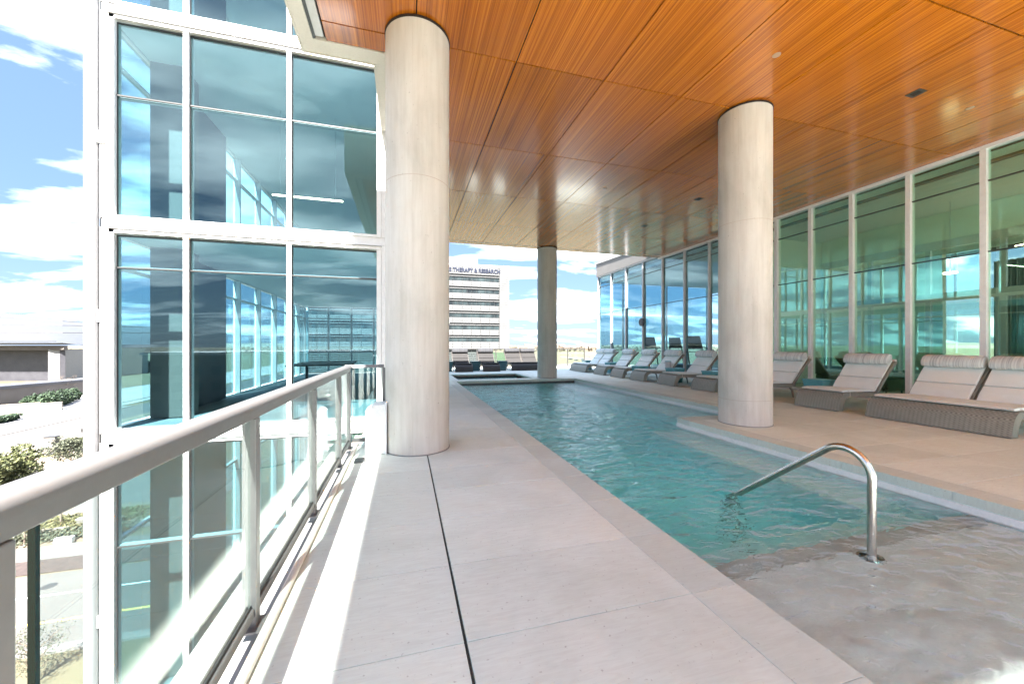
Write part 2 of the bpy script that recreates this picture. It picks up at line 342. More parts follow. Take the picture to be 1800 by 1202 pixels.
def G(u, v, z=-16.0):
    """point of a level plane seen at a place in the photograph"""
    d = (z-1.33)*662/(606-v); a = (u-900)/662; S, C = math.sin(YAW), math.cos(YAW)
    return (d*(S+a*C), d*(C-a*S), z)

# ------------------------------------------------------------------ GROUND, STREET, TERRAIN
GZ = -16.0
bx('ground', 'earth', None, -6000, 6000, -4000, 9000, GZ-1, GZ, kind='structure')
def sheet(name, m, pts, lift, kind='structure', parent=None):
    mb = MB(); n = len(pts); mb.add([(x, y, GZ+lift) for x, y in pts]+[(x, y, GZ-.3) for x, y in pts],
        [tuple(range(n))]+[(i, (i+1) % n, (i+1) % n+n, i+n) for i in range(n)])
    return mb.build(name, m, parent, kind=kind if parent is None else None)
def rect(x0, x1, y0, y1): return [(x0, y0), (x1, y0), (x1, y1), (x0, y1)]
near_road = sheet('near_road', 'road', rect(-140, 60, 28.0, 37.0), .01)
sheet('centre_line', 'liney', rect(-140, 60, 30.5, 30.72), .016, parent=near_road)
sheet('lane_line', 'linew', rect(-140, 60, 33.8, 33.95), .016, parent=near_road)
sheet('kerb_strip', 'kerb', rect(-140, 60, 27.4, 28.0), .14)
sheet('mulch_bed', 'mulch', rect(-140, 60, 37.2, 39.4), .08)
sheet('sidewalk', 'path', rect(-140, 60, 39.4, 42.0), .13)
far_road = sheet('far_road', 'road', rect(-74, -60.5, 55, 420), .012)
near_av = sheet('avenue', 'road', [(-58, 66), (-44, 74), (-46, 420), (-58, 420)], .012)
sheet('lane_mark', 'linew', rect(-52.1, -51.9, 96, 118), .02, parent=near_av)
sheet('median_strip', 'kerbdark', rect(-60.5, -58.0, 60, 200), .13)
sheet('forecourt', 'asphalt', rect(-108, -77, 60, 420), .014)
sheet('far_kerb', 'kerb', rect(-77, -74, 60, 132), .13)
for (x0, x1, y0, y1) in ((-77.3, -77.0, 105, 150), (-82, -81.3, 130, 190)): sheet('tree_verge', 'kerbdark', rect(x0, x1, y0, y1), .16)
sheet('plaza', 'path', [(-62, 44), (-20, 44), (-20, 64), (-44, 74), (-58, 66)], .10)
sheet('granite_path', 'tanpath', [(-40, 45), (-24, 45), (-22, 49), (-38, 50)], .13)
sheet('planting_ground', 'tanpath', [(-36, 42.4), (-26, 42.4), (-24.5, 50.5), (-35, 51)], .16)
sheet('brown_island', 'tanpath', [(-55.5, 60), (-53.5, 60), (-55.2, 82), (-56.2, 82)], .18)
sheet('verge_island', 'tanpath', [(-63, 98), (-60.5, 96), (-60, 120), (-62.5, 122)], .2)
# distant country
sheet('distant_road', 'path', [G(895, 652)[:2], G(1060, 640)[:2], G(1060, 636)[:2], G(895, 645)[:2]], .05)
sheet('distant_lane', 'path', [G(985, 628)[:2], G(1060, 634)[:2], G(1060, 631.6)[:2], G(985, 626.3)[:2]], .05)
sheet('far_lane', 'path', [G(985, 621)[:2], G(1060, 622)[:2], G(1060, 621)[:2], G(985, 620)[:2]], .05)
sheet('turf_field', 'lawn', [G(855, 640)[:2], G(893, 640)[:2], G(893, 619.5)[:2], G(855, 619.5)[:2]], .08)
mb = MB(); ridge = []
for k in range(161):
    a = -1.9+k*.024; r = 3600
    ridge.append((r*math.sin(a), r*math.cos(a), GZ+14+10*math.sin(k*.31)+7*math.sin(k*.11+1)+2*random.random()))
for k in range(160):
    p, q = ridge[k], ridge[k+1]
    mb.quad((p[0], p[1], p[2]), (q[0], q[1], q[2]), (q[0]*.8, q[1]*.8, GZ-.5), (p[0]*.8, p[1]*.8, GZ-.5))
    mb.quad((q[0]*1.2, q[1]*1.2, GZ-.5), (p[0]*1.2, p[1]*1.2, GZ-.5), (p[0], p[1], p[2]), (q[0], q[1], q[2]))
mb.build('hills', varied('wooded_hills', (.10, .10, .075), (.24, .21, .16), .004, .95, 0, fine=.03), None, smooth=True, kind='structure')
# woodland strip that reads as one mass
def leaves(mb, c, r, n, s, flat=1.0):
    for _ in range(n):
        while True:
            p = Vector((random.uniform(-1, 1), random.uniform(-1, 1), random.uniform(-1, 1)))
            if p.length <= 1 and (p.length > .35 or random.random() < .3): break
        q = Vector(c)+Vector((p.x*r, p.y*r, p.z*r*flat)); a = Vector([random.gauss(0, 1) for _ in range(3)]).normalized(); b = a.orthogonal().normalized(); e = a.cross(b)*s*random.uniform(.5, 1); b = b*s*random.uniform(.5, 1)
        mb.quad(q-b, q+e*.6, q+b, q-e*.6)
mb = MB()
for k in range(900):
    d = random.uniform(950, 2900); a = random.uniform(.10, .55) if k % 2 else random.uniform(-.9, .9)
    x, y = d*math.sin(a), d*math.cos(a); leaves(mb, (x, y, GZ+3.4), 6, 7, 5.5, .6)
tag(mb.build('distant_woods', leaf('winter_wood', (.055, .045, .03), (.15, .12, .085)), None), 'bare brown and grey-green winter woods far off below the horizon', 'woods', kind='stuff')
def house(x, y, s, first):
    r = empty('house', (x, y, GZ))
    bx('wall', 'house', r, x-s, x+s, y-s*.7, y+s*.7, GZ, GZ+6.5)
    MB().prism([(-s*.8+y, GZ+6.5), (s*.8+y, GZ+6.5), (y, GZ+10.5)], x-s*1.05, x+s*1.05, 'x').build('roof', 'houseroof', r)
    for k in (-.5, .1, .6): bx('window', 'far_glass', r, x+k*s-.8, x+k*s+.8, y-s*.7-.08, y-s*.7+.02, GZ+2, GZ+4)
    return r
hs = house(0, 0, 8, True)
houses = []
for k in range(30):
    o = hs if k == 0 else copy_tree(hs); a = .30+k*.0092+random.uniform(-.003, .003); d = random.uniform(1150, 2100)
    o.location = (d*math.sin(a), d*math.cos(a), GZ); s = random.uniform(1.0, 1.9); o.scale = (s, s, s*random.uniform(.9, 1.2)); o.rotation_euler.z = random.uniform(-.3, .3)
    tag(o, 'tan house with brown roof in the distant suburb on the horizon', 'house', 'tan houses along the horizon')
def car(m):
    r = empty('parked_car', (0, 0, 0))
    MB().prism([(-2.2, .35), (2.2, .35), (2.25, .75), (1.9, .95), (-2.0, 1.0), (-2.25, .8)], -.9, .9).build('body', m, r, bevel=.08)
    MB().prism([(-1.5, .97), (1.2, .95), (.6, 1.45), (-1.0, 1.5)], -.78, .78).build('cabin', 'far_glass', r, bevel=.05)
    for x in (-1.35, 1.4):
        for y in (-.9, .9): MB().tube([(x, y-.1, .33), (x, y+.1, .33)], .33, 12).build('wheel', 'black', r)
    return r
cw = car('clad'); cdk = car('gym')
for k, (u, v, t, lb) in enumerate([(1003, 632, cdk, 'dark parked car left of the far railing post, on the pale distant lane'), (1013, 634, cdk, 'dark parked car standing second from the left beyond the far railing'), (1024, 632.5, cw, 'white parked car between the two dark ones beyond the far railing'), (1041, 635, cdk, 'dark parked car nearest the glass pavilion corner beyond the railing'), (1036, 628, cw, 'white parked car further off on the field road beyond the railing')]):
    o = t if (t is cdk and k == 0) or (t is cw and k == 2) else copy_tree(t)
    o.location = G(u, v); o.location.z += .06; o.rotation_euler.z = .3*k; tag(o, lb, 'car', 'cars parked beyond the railing')

# ------------------------------------------------------------------ trees, hedges, blocks by the street
def tree(name, loc, h, cr, lm, label, cat, leafn=1400, ls=.16, limbs=8, bare=False, trunkh=.3):
    r = empty(name, loc, label, cat); x, y, z = loc
    t = MB(); t.tube([(x, y, z), (x+.05, y, z+h*trunkh), (x+.02*h, y+.02*h, z+h*.8)], [h*.022, h*.017, h*.006], 8)
    tips = []
    for k in range(limbs):
        a = k*2.4+random.random(); b = z+h*(trunkh+.45*k/limbs); L = cr*random.uniform(.6, 1.0)
        m1 = (x+L*.5*math.cos(a), y+L*.5*math.sin(a), b+h*.12); e = (x+L*math.cos(a), y+L*math.sin(a), b+h*random.uniform(.16, .34))
        t.tube([(x+.01*h, y, b), m1, e], [h*.011, h*.007, h*.002], 5); tips.append((m1, e))
        if bare:
            for j in range(5):
                q = Vector(m1).lerp(Vector(e), random.random()); t.tube([q, q+Vector((random.uniform(-.5, .5), random.uniform(-.5, .5), random.uniform(.3, .8)))*cr*.6], [h*.004, h*.001], 4)
    t.build('trunk', 'bark', r, smooth=True)
    if not bare:
        c = MB()
        for m1, e in tips:
            leaves(c, e, cr*.42, leafn//limbs//2, ls, .8); leaves(c, m1, cr*.40, leafn//limbs//2, ls, .8)
        leaves(c, (x, y, z+h*.82), cr*.5, leafn//4, ls, .9)
        c.build('crown', lm, r, kind='stuff')
    return r
tree('oak_tree', (-39.0, 50.8, GZ), 6.2, 2.3, 'leaf', 'large olive-green street tree behind the handrail at the far left', 'tree', 5200, .20, 12)
tree('oak_tree', (-44.0, 66.0, GZ), 4.6, 2.3, 'leafgrey', 'grey-green tree beside the white tower post, right of the grass bank', 'tree', 1600, .2)
tree('young_tree', (-18.3, 25.2, GZ), 3.3, 1.05, 'leafgrey', 'thin feathery young tree on the brown grass under the dark glass edge', 'tree', 1700, .05, 10, trunkh=.12)
tree('bare_tree', (-31.8, 46.6, GZ), 4.2, 1.5, None, 'bare pale young tree in the planted bed below the handrail', 'tree', bare=True, limbs=9)
tree('bare_tree', G(112, 697), 7.5, 3.0, None, 'bare winter tree in front of the ramp wall of the arena', 'tree', bare=True, limbs=9)
tree('young_tree', G(42, 962), 3.0, 1.1, 'leafgrey', 'small shrubby tree beside the sidewalk behind the handrail post', 'tree', 900, .07)
def hedge(name, pts, w_, h_, lm, label, cat, n=900, s=.3, kind=None):
    r = empty(name, (pts[0][0], pts[0][1], GZ), label, cat)
    m = MB(); c = MB()
    for i in range(len(pts)-1):
        for k in range(n):
            t = random.random(); x = pts[i][0]*(1-t)+pts[i+1][0]*t; y = pts[i][1]*(1-t)+pts[i+1][1]*t
            q = Vector((x+random.uniform(-w_, w_), y+random.uniform(-w_, w_), GZ+.12+h_*random.random()**.6)); a = Vector([random.gauss(0, 1) for _ in range(3)]).normalized(); b = a.orthogonal().normalized()*s; e = a.cross(b.normalized())*s
            c.quad(q-b, q+e*.6, q+b, q-e*.6)
        for k in range(6):
            t = (k+.5)/6; x = pts[i][0]*(1-t)+pts[i+1][0]*t; y = pts[i][1]*(1-t)+pts[i+1][1]*t
            m.tube([(x, y, GZ), (x+.1, y, GZ+h_*.6)], [.04, .02], 5)
    c.build('foliage', lm, r, kind='stuff'); m.build('stem', 'bark', r); return r
hedge('hedge', [(-34.5, 41.9+1.0), (-24.5, 43.2)], .7, .75, 'leafgrey', 'low green hedge between the stone blocks and the sidewalk', 'hedge', 2600, .13)
hedge('shrub_bed', [(-34, 46.2), (-26, 47.5)], 1.7, .35, 'leafyel', 'low yellowish ground shrubs around the bare tree below the handrail', 'shrub', 3200, .12)
hedge('grass_bank', [G(38, 822)[:2], G(84, 818)[:2], G(122, 806)[:2]], 1.5, .9, 'leafyel', 'long bank of straw-green ornamental grass beside the pale stone block', 'grass', 2600, .22)
for k, u in enumerate((103, 112, 121, 130, 140, 150)):
    x, y, z = G(u, 790-1.1*k); r = empty('round_shrub', (x, y, z), 'round clipped green shrub, %s in the row right of the grey sign pillar' % ('first', 'second', 'third', 'fourth', 'fifth', 'sixth')[k], 'shrub', 'round shrubs beside the sign pillar')
    c = MB(); leaves(c, (x, y, z+.75), .95, 260, .22); c.build('foliage', 'leaf', r); MB().tube([(x, y, z), (x, y, z+.7)], [.05, .03], 5).build('stem', 'bark', r)
hedge('shrub_bed', [G(80, 793)[:2], G(158, 780)[:2]], .8, .4, 'leafgrey', 'low green planting strip at the foot of the round shrubs', 'shrub', 1500, .2)
for k, (u, v, s) in enumerate([(48, 718, 3.2), (58, 717, 3.6), (68, 716, 3.5), (78, 716, 3.8), (88, 717, 4.6), (98, 715, 4.4), (107, 712, 4.2), (115, 709, 4.0), (123, 706, 3.8), (131, 703, 3.6)]):
    x, y, z = G(u, v); r = empty('juniper', (x, y, z), 'dark green juniper, number %s from the left in the row below the ramp wall' % ('one', 'two', 'three', 'four', 'five', 'six', 'seven', 'eight', 'nine', 'ten')[k], 'shrub', 'dark junipers below the arena ramp')
    c = MB(); leaves(c, (x, y, z+s*.42), s*.46, 420, .5, 1.0); leaves(c, (x, y, z+s*.8), s*.22, 90, .4, 1.4); c.build('foliage', 'leafdark', r); MB().tube([(x, y, z), (x, y, z+s*.5)], [.1, .05], 5).build('stem', 'bark', r)
hedge('hedge', [G(-12, 746)[:2], G(24, 738)[:2]], 1.1, 1.3, 'leafdark', 'dark low hedge at the left edge between the two pale roads', 'hedge', 900, .35)
def block(x, y, lx, ly, h, rz, label, base=.1):
    m = MB(); m.box(-lx/2, lx/2, -ly/2, ly/2, -.3, h); o = m.build('stone_block', 'block', None, bevel=.05); o.location = (x, y, GZ+base); o.rotation_euler.z = rz; tag(o, label, 'stone block', 'limestone blocks in the planting')
block(-30.6, 43.9, 2.0, .9, .62, .05, 'tan limestone block left of the other, above the low hedge'); block(-27.1, 45.3, 1.5, .8, .6, .1, 'tan limestone block right of the other, beside the white tower post')
x, y, z = G(112, 818); block(x, y, 5.6, 1.2, 1.3, .35, 'long pale limestone wall block at the end of the straw grass bank')
x, y, z = G(150, 806); block(x, y, 3.0, 1.2, 1.2, .2, 'pale limestone block just left of the tower post by the tree')
x, y, z = G(62, 724); block(x, y, 9.0, 2.0, 2.0, .5, 'long tan retaining block in front of the dark junipers'); x, y, z = G(15, 727); block(x, y, 10, 2, 2.2, .5, 'grey-tan retaining block at the far left below the ramp wall')
# paver plates and ground lights in the bed
for k, (u, v, lb) in enumerate([(105, 957, 'small white drain cover in the hedge, left of its twin'), (121, 955, 'small white drain cover in the hedge, right of its twin')]):
    x, y, z = G(u, v); o = MB().box(-.3, .3, -.18, .18, 0, .5).build('drain_cover', 'white', None); o.location = (x, y, z+.1); tag(o, lb, 'drain cover', 'white covers by the sidewalk')
x, y, z = G(143, 925); r = empty('utility_box', (x, y, z), 'small grey-blue utility box on the shrub bed by the tower post', 'box'); bx('housing', 'taupe', r, x-.25, x+.25, y-.2, y+.2, z, z+.75, bevel=.02); bx('lid', 'greywhite', r, x-.28, x+.28, y-.23, y+.23, z+.752, z+.81)
x, y, z = G(86, 1030); o = MB().tube([(x, y, z+.012), (x, y, z+.02)], .42, 16).build('manhole_cover', 'darkmetal', None); tag(o, 'dark round manhole cover in the near road lane', 'manhole cover')
# sign pillar
x, y, z = G(91, 793); r = empty('sign_pillar', (x, y, z), 'grey square sign pillar with white lettering plates beside the wide road', 'sign')
bx('pillar', 'taupe', r, x-.7, x+.7, y-.45, y+.45, z, z+2.35, bevel=.03); bx('cap', 'darkmetal', r, x-.75, x+.75, y-.5, y+.5, z+2.352, z+2.45)
for k, (za, zb) in enumerate(((1.75, 2.05), (1.3, 1.5), (.85, 1.15))): bx('plate', 'white', r, x-.5, x+(.3, .1, .35)[k], y-.48, y-.455, z+za, z+zb)
# thin sign posts
for (u, v, lb) in ((146, 779, 'thin grey sign post among the round shrubs'), (156, 706, 'thin dark post with small sign by the ramp wall')):
    x, y, z = G(u, v); r = empty('sign_post', (x, y, z), lb, 'sign post'); MB().tube([(x, y, z), (x, y, z+2.6)], .05, 6).build('post', 'darkmetal', r); bx('plate', 'darkmetal', r, x-.25, x+.25, y-.1, y-.055, z+2.0, z+2.6)
# ------------------------------------------------------------------ arena
ar = empty('arena', (-150, 190, GZ), 'huge arena with white curved roof and grey ribbed loading wall', 'building')
S_, C_ = math.sin(YAW), math.cos(YAW)
def V(u, v, d):      # point at a chosen depth
    a = (u-900)/662; return (d*(S_+a*C_), d*(C_-a*S_), 1.33+(606-v)/662*d)
def wallp(p, q, z0, z1): return [(p[0], p[1], z0), (q[0], q[1], z0), (q[0], q[1], z1), (p[0], p[1], z1)]
D0 = 175.
L_ = V(-260, 606, D0); K_ = V(98, 606, D0); K2 = V(112, 606, D0-4); R_ = V(330, 606, D0+40)
ztop = V(0, 606, D0)[2]
def solid(name, m, p, q, z0, z1, thick, parent):
    p = Vector((p[0], p[1], 0)); q = Vector((q[0], q[1], 0)); d = (q-p).normalized(); n = Vector((d.y, -d.x, 0))*thick
    b = MB(); b.add([(*(p.xy), z0), (*(q.xy), z0), (*((q-n).xy), z0), (*((p-n).xy), z0), (*(p.xy), z1), (*(q.xy), z1), (*((q-n).xy), z1), (*((p-n).xy), z1)],
        [(0, 3, 2, 1), (4, 5, 6, 7), (0, 1, 5, 4), (1, 2, 6, 5), (2, 3, 7, 6), (3, 0, 4, 7)])
    return b.build(name, m, parent)
solid('loading_wall', 'garage', V(-260, 606, D0+5), V(99, 606, D0+5), GZ, -.9, 3, ar)
dv = (Vector(V(99, 606, D0+5))-Vector(V(-260, 606, D0+5))); wl = dv.length; dv.normalize()
rb = MB()
for k in range(26):
    zz = GZ+.5+k*.56; p = Vector(V(-260, 606, D0+4.9)); q = Vector(V(99, 606, D0+4.9)); rb.add([(p.x, p.y, zz), (q.x, q.y, zz), (q.x, q.y, zz+.3), (p.x, p.y, zz+.3), (p.x+.1, p.y+.3, zz), (q.x+.1, q.y+.3, zz), (q.x+.1, q.y+.3, zz+.3), (p.x+.1, p.y+.3, zz+.3)], [(0, 1, 2, 3), (0, 4, 5, 1), (3, 2, 6, 7)])
rb.build('metal_rib', 'garage', ar, kind='stuff')
solid('side_wall', 'stone', V(105, 606, D0-2), V(260, 606, D0+60), GZ, -.8, 4, ar)
solid('end_return', 'garage', V(98, 606, D0+5), V(106, 606, D0-2.2), GZ, -.9, 1.5, ar)
for k in range(9):
    u = 118+k*5.2; dd = D0-2+62*(u-105)/155; solid('wall_panel', 'path', V(u, 606, dd-.35), V(u+4.2, 606, dd+1.2), GZ+5, -4.3, .3, ar)
# white roof edge and swelling roof, in bands
rings = []
us = [-320, -200, -100, 0, 40, 80, 110, 135, 160, 200, 260, 330]
def prof(u):
    D = D0-6 if u <= 105 else D0-6+66*(u-105)/155
    yt = 550+(.00055*u*u+.045*u) if u > 0 else 550
    return [(V(u, 605.6, D)), V(u, 603.3-.0 if u < 105 else 602+(u-105)*.12, D-.5), V(u, 598+(0 if u < 100 else (u-100)*.11), D+3), V(u, 585, D+22), V(u, 570+max(0, u)*.02, D+44), V(u, 557+max(0, u)*.07, D+64), V(u, yt, D+84), V(u, yt+2, D+170)]
rb = MB(); P_ = [prof(u) for u in us]; nn = len(P_[0])
for i in range(len(us)):
    rb.v += P_[i]
for i in range(len(us)-1):
    for j in range(nn-1): rb.f.append((i*nn+j, (i+1)*nn+j, (i+1)*nn+j+1, i*nn+j+1))
rb.build('roof', 'roofwhite', ar, smooth=True)
rs = MB()
for j in (3, 4, 5):
    rs.tube([Vector(P_[i][j])+Vector((0, -.1, .1)) for i in range(len(us))], .18, 4)
rs.build('roof_seam', 'taupe', ar)
solid('roof_gutter', 'darkmetal', V(-320, 606, D0-6.6), V(97, 606, D0-6.6), V(0, 600.6, D0-6.6)[2], V(0, 599.6, D0-6.6)[2], .4, ar)
solid('soffit_beam', 'taupe', V(-320, 606, D0-3), V(112, 606, D0-3), -1.1, 1.0, 1.6, ar)
# ramp wall
rw = empty('ramp_wall', G(60, 705), 'long tan ramp wall with dark coping in front of the arena', 'wall')
a_, b_ = Vector(G(-60, 722)), Vector(G(175, 689))
def ramp(name, m, za, zb, ta, tb, off0, off1):
    d = (b_-a_).normalized(); n = Vector((d.y, -d.x, 0))
    A0, A1, B0, B1 = a_+n*off0, a_+n*off1, b_+n*off0, b_+n*off1
    MB().add([(A0.x, A0.y, za), (B0.x, B0.y, zb), (B1.x, B1.y, zb), (A1.x, A1.y, za), (A0.x, A0.y, ta), (B0.x, B0.y, tb), (B1.x, B1.y, tb), (A1.x, A1.y, ta)],
        [(0, 3, 2, 1), (4, 5, 6, 7), (0, 1, 5, 4), (1, 2, 6, 5), (2, 3, 7, 6), (3, 0, 4, 7)]).build(name, m, rw)
ta = V(-60, 690, G(-60, 722)[0]*0+(17.33*662/(722-606)))[2]; tb = V(175, 669, 17.33*662/(689-606))[2]
ramp('wall', 'taupe', GZ, GZ, ta, tb, 0, -1.0); ramp('coping', 'garage', ta+.01, tb+.01, ta+.85, tb+.85, .25, -1.3); ramp('parapet_cap', 'white', ta+.86, tb+.86, ta+1.3, tb+1.3, -.2, -1.1)

# ------------------------------------------------------------------ clinic tower in the distance
cl = empty('clinic_tower', (3, 130, GZ), 'white panelled clinic tower with dark window bands and blue lettering', 'building')
CX0, CX1, CY = -33., 35.9, 130.
bx('body', 'clad', cl, CX0, CX1, CY+.6, CY+45, -.2, 29.0)
bx('penthouse', 'clad', cl, -20, 25.6, CY+6, CY+30, 29.0, 33.0)
bx('parapet_cap', 'white', cl, CX0-.1, CX1+.1, CY-.05, CY+45.1, 29.0, 29.3)
wb = [(23.5, 25.8)]; 
for k in range(1, 6): wb.append((23.5-4.22*k, 25.8-4.22*k))
pan = MB()
zs = []; lo = -.2
for (a0, a1) in reversed(wb): zs.append((lo, a0)); lo = a1
zs.append((lo, 29.0))
for (a0, a1) in zs:
    nr = max(1, round((a1-a0)/.75)); h = (a1-a0)/nr
    for r_ in range(nr):
        x = CX0
        while x < 32.3-.1:
            pan.box(x+.05, min(x+3.25, 32.3)-.05, CY, CY+.62, a0+r_*h+.05, a0+(r_+1)*h-.05); x += 3.25
for r_ in range(39):
    pan.box(32.35, CX1-.02, CY, CY+.62, -.2+r_*.75+.05, -.2+(r_+1)*.75-.05 if r_ < 38 else 29)
pan.build('cladding_panel', 'clad', cl, kind='stuff')
for (a0, a1) in wb:
    wv = bx('window_band', 'gasket', cl, CX0, 32.3, CY+.45, CY+.59, a0, a1)
    for k in range(58): 
        x = CX0+k*1.63
        if x+1.5 < 32.3: bx('pane', 'far_glass', wv, x+.06, x+1.57, CY+.38, CY+.44, a0+.1, a0+1.45) if x > 8 or k % 3 == 0 else None
    bx('sunshade', 'clad', wv, CX0, 32.3, CY+.1, CY+.44, a0+1.55, a0+1.8)
bx('garage_core', 'garage', cl, CX0, 26, CY+2, CY+40, GZ, -.25)
lv = MB()
for k in range(22): lv.box(CX0, 26, CY+.8, CY+1.4, -1.0-k*.68, -.62-k*.68)
lv.build('louvre', 'clad', cl, kind='stuff')
for k in range(8): bx('pier', 'clad', cl, CX0+8*k, CX0+8*k+.8, CY+1.42, CY+1.9, GZ, -.26)
def text(body, size, m, parent, loc, ext=.06, bold=.02, rot=(R(90), 0, 0), name='lettering', sx=1):
    c = bpy.data.curves.new(name, 'FONT'); c.body = body; c.size = size; c.extrude = ext; c.offset = bold; c.resolution_u = 3
    t = bpy.data.objects.new('tmp', c); col.objects.link(t); bpy.context.view_layer.update()
    me = bpy.data.meshes.new_from_object(t.evaluated_get(bpy.context.evaluated_depsgraph_get())); bpy.data.objects.remove(t)
    me.materials.clear(); me.materials.append(M[m]); o = bpy.data.objects.new(name, me); col.objects.link(o); o.parent = parent
    o.location = Vector(loc)-OFF.get(parent, Vector()); o.rotation_euler = rot; o.scale = (sx, 1, 1)
    return o, max(v.co.x for v in me.vertices)
t_, wd = text('SPORTS THERAPY & RESEARCH', 1.95, 'signblue', cl, (9.6, CY-.1, 26.55), .08, .07)
f_ = 22.9/wd; t_.scale = (f_, 1, 1)
text('te', 2.4, 'signblue', cl, (-31.5, CY-.1, 25.9), .08, .07)

# low office block south of the terrace (mirrored in the tower glass)
ob = empty('office_block', (-20, -95, GZ), 'pale low office block mirrored in the lower tower glass', 'building')
bx('wall', 'taupe', ob, -60, 5, -120, -95, GZ, -1.0); bx('roof', 'greywhite', ob, -60.5, 5.5, -120.5, -94.5, -.99, -.4)
for k in range(16):
    for z_ in (-14, -10, -6): bx('window', 'far_glass', ob, -58+k*4, -56+k*4, -95.01, -94.9, z_, z_+2.2)

# ------------------------------------------------------------------ POOL DECK
deck = empty('pool_deck', (0, 0, -.06), kind='structure')
PX0, PX1, PX2, PYN, PYF = 1.78, 4.78, 6.47, 5.79, 13.7       # pool edges
PYS = -7.0
SX0, SX1, SY0, SY1 = 1.95, 4.95, 14.35, 16.9                 # spa
bed = MB()
for b in [(-.63, PX0-.02, -15, PYF, -.4, -.045), (PX1+.02, 11.05, -15, PYN-.02, -.4, -.045), (PX2+.02, 11.05, PYN-.02, PYF, -.4, -.045), (PX0-.02, PX1+.02, -15, PYS, -.4, -.045),
          (-.63, 11.05, PYF+.02, SY0, -.4, -.045), (-.63, SX0, SY0, SY1, -.4, -.045), (SX1, 11.05, SY0, SY1, -.4, -.045), (-.63, 11.05, SY1, 22.0, -.4, -.045), (PX1+.02, PX2+.02, 5.2, PYN-.02, -.44, -.05)]:
    bed.box(*b)
bed.build('mortar_bed', 'grout', deck)
SH = {}
def piece(name, m, parent, x0, x1, y0, y1, g=.0025, top=0.0, th=.044):
    k = (m, round(x1-x0, 3), round(y1-y0, 3))
    if k not in SH:
        o = MB().box(g, x1-x0-g, g, y1-y0-g, -th, 0).build(name, m, None); o.parent = parent; SH[k] = o
        b = o.modifiers.new('bevel', 'BEVEL'); b.width = .0015; b.segments = 1
    else: o = SH[k].copy(); col.objects.link(o)
    o.location = Vector((x0, y0, top+random.uniform(-.0005, .0005)))-OFF[parent]; return o
ys = [1.68+.61*k for k in range(-8, 19)]          # -3.2 .. 12.66
for i in range(len(ys)-1):
    for x0, x1 in ((-.60, .257), (.266, 1.48)): piece('paving_slab', 'slab', deck, x0, x1, ys[i], ys[i+1])
yr = [y for y in ys if y < 5.3]+[5.49]
for i in range(len(yr)-1):
    for x0, x1 in ((5.08, 6.3), (6.3, 7.52), (7.52, 8.74), (8.74, 9.96), (9.96, 11.04)): piece('paving_slab', 'slab', deck, x0, x1, yr[i], yr[i+1])
yr = [5.49, 5.95]+[5.95+.61*k for k in range(1, 9)]
for i in range(len(yr)-1):
    for x0, x1 in ((6.77, 7.52), (7.52, 8.74), (8.74, 9.96), (9.96, 11.04)): piece('paving_slab', 'slab', deck, x0, x1, yr[i], yr[i+1])
far = MB()
def fill(x0, x1, y0, y1):
    x = x0
    while x < x1-.01:
        y = y0; xe = min(x+1.22, x1)
        while y < y1-.01: ye = min(y+.61, y1); far.box(x+.0025, xe-.0025, y+.0025, ye-.0025, -.044, 0); y = ye
        x = xe
fill(6.77, 11.04, yr[-1], 14.35); fill(-.60, 1.65, ys[-1], 22); fill(5.25, 11.04, 14.35, 22); fill(1.65, 5.25, 17.2, 22)
fill(-.6, 11.04, -9, ys[0]) if False else None
fill(-.6, 1.48, -15, ys[0]); fill(5.08, 11.04, -15, ys[0]); fill(1.48, 5.08, -15, PYS-.3)  # unseen deck behind the camera, run further back to bounce more sunlight
far.build('far_paving', 'slab', deck, kind='stuff')
bx('expansion_joint', 'black', deck, .258, .265, -9, 13.4, -.044, -.003)
bx('drain_grate', 'darkmetal', deck, -.56, -.42, 4.55, 4.75, -.002, .003)
# coping
cop = empty('pool_coping', (0, 0, -.06), kind='structure')
yc = [y for y in ys if y < 13.4]
for i in range(len(yc)-1): piece('coping_stone', 'coping', cop, 1.48, 1.78, yc[i], yc[i+1], .0015, 0, .085)
piece('coping_stone', 'coping', cop, 1.48, 1.78, yc[-1], 13.7, .0015, 0, .085)
yq = [-3.2+.9*k for k in range(10)]
for i in range(len(yq)-1): piece('coping_stone', 'coping', cop, 4.78, 5.08, yq[i], yq[i+1], .0015, 0, .085)
piece('coping_stone', 'coping', cop, 4.78, 5.08, yq[-1], 5.49, .0015, 0, .085)
piece('coping_stone', 'coping', cop, 4.78, 5.6, 5.49, 5.79, .0015, 0, .085); piece('coping_stone', 'coping', cop, 5.6, 6.47, 5.49, 5.79, .0015, 0, .085)
y = 5.49
while y < 13.6: piece('coping_stone', 'coping', cop, 6.47, 6.77, y, min(y+.9, 13.7), .0015, 0, .085); y += .9
x = 1.48
while x < 6.7: piece('coping_stone', 'coping', cop, x, min(x+.9, 6.77), 13.7, 14.0, .0015, 0, .085); x += .9
for (x0, x1, y0, y1) in ((1.65, 1.95, 14.05, 17.2), (4.95, 5.25, 14.05, 17.2), (1.95, 4.95, 14.05, 14.35), (1.95, 4.95, 16.9, 17.2)): piece('coping_stone', 'coping', cop, x0, x1, y0, y1, .0015, 0, .085)
for b in ((-9, PYS)): pass
fx = MB(); fx.box(1.48, 1.66, 14.0, 14.05, -.044, -.001); fx.box(5.25, 6.77, 14.0, 14.35, -.044, -.001); fx.box(-.6, 1.64, 21.0, 22, -.06, -.045); fx.build('filler_strip', 'coping', cop)
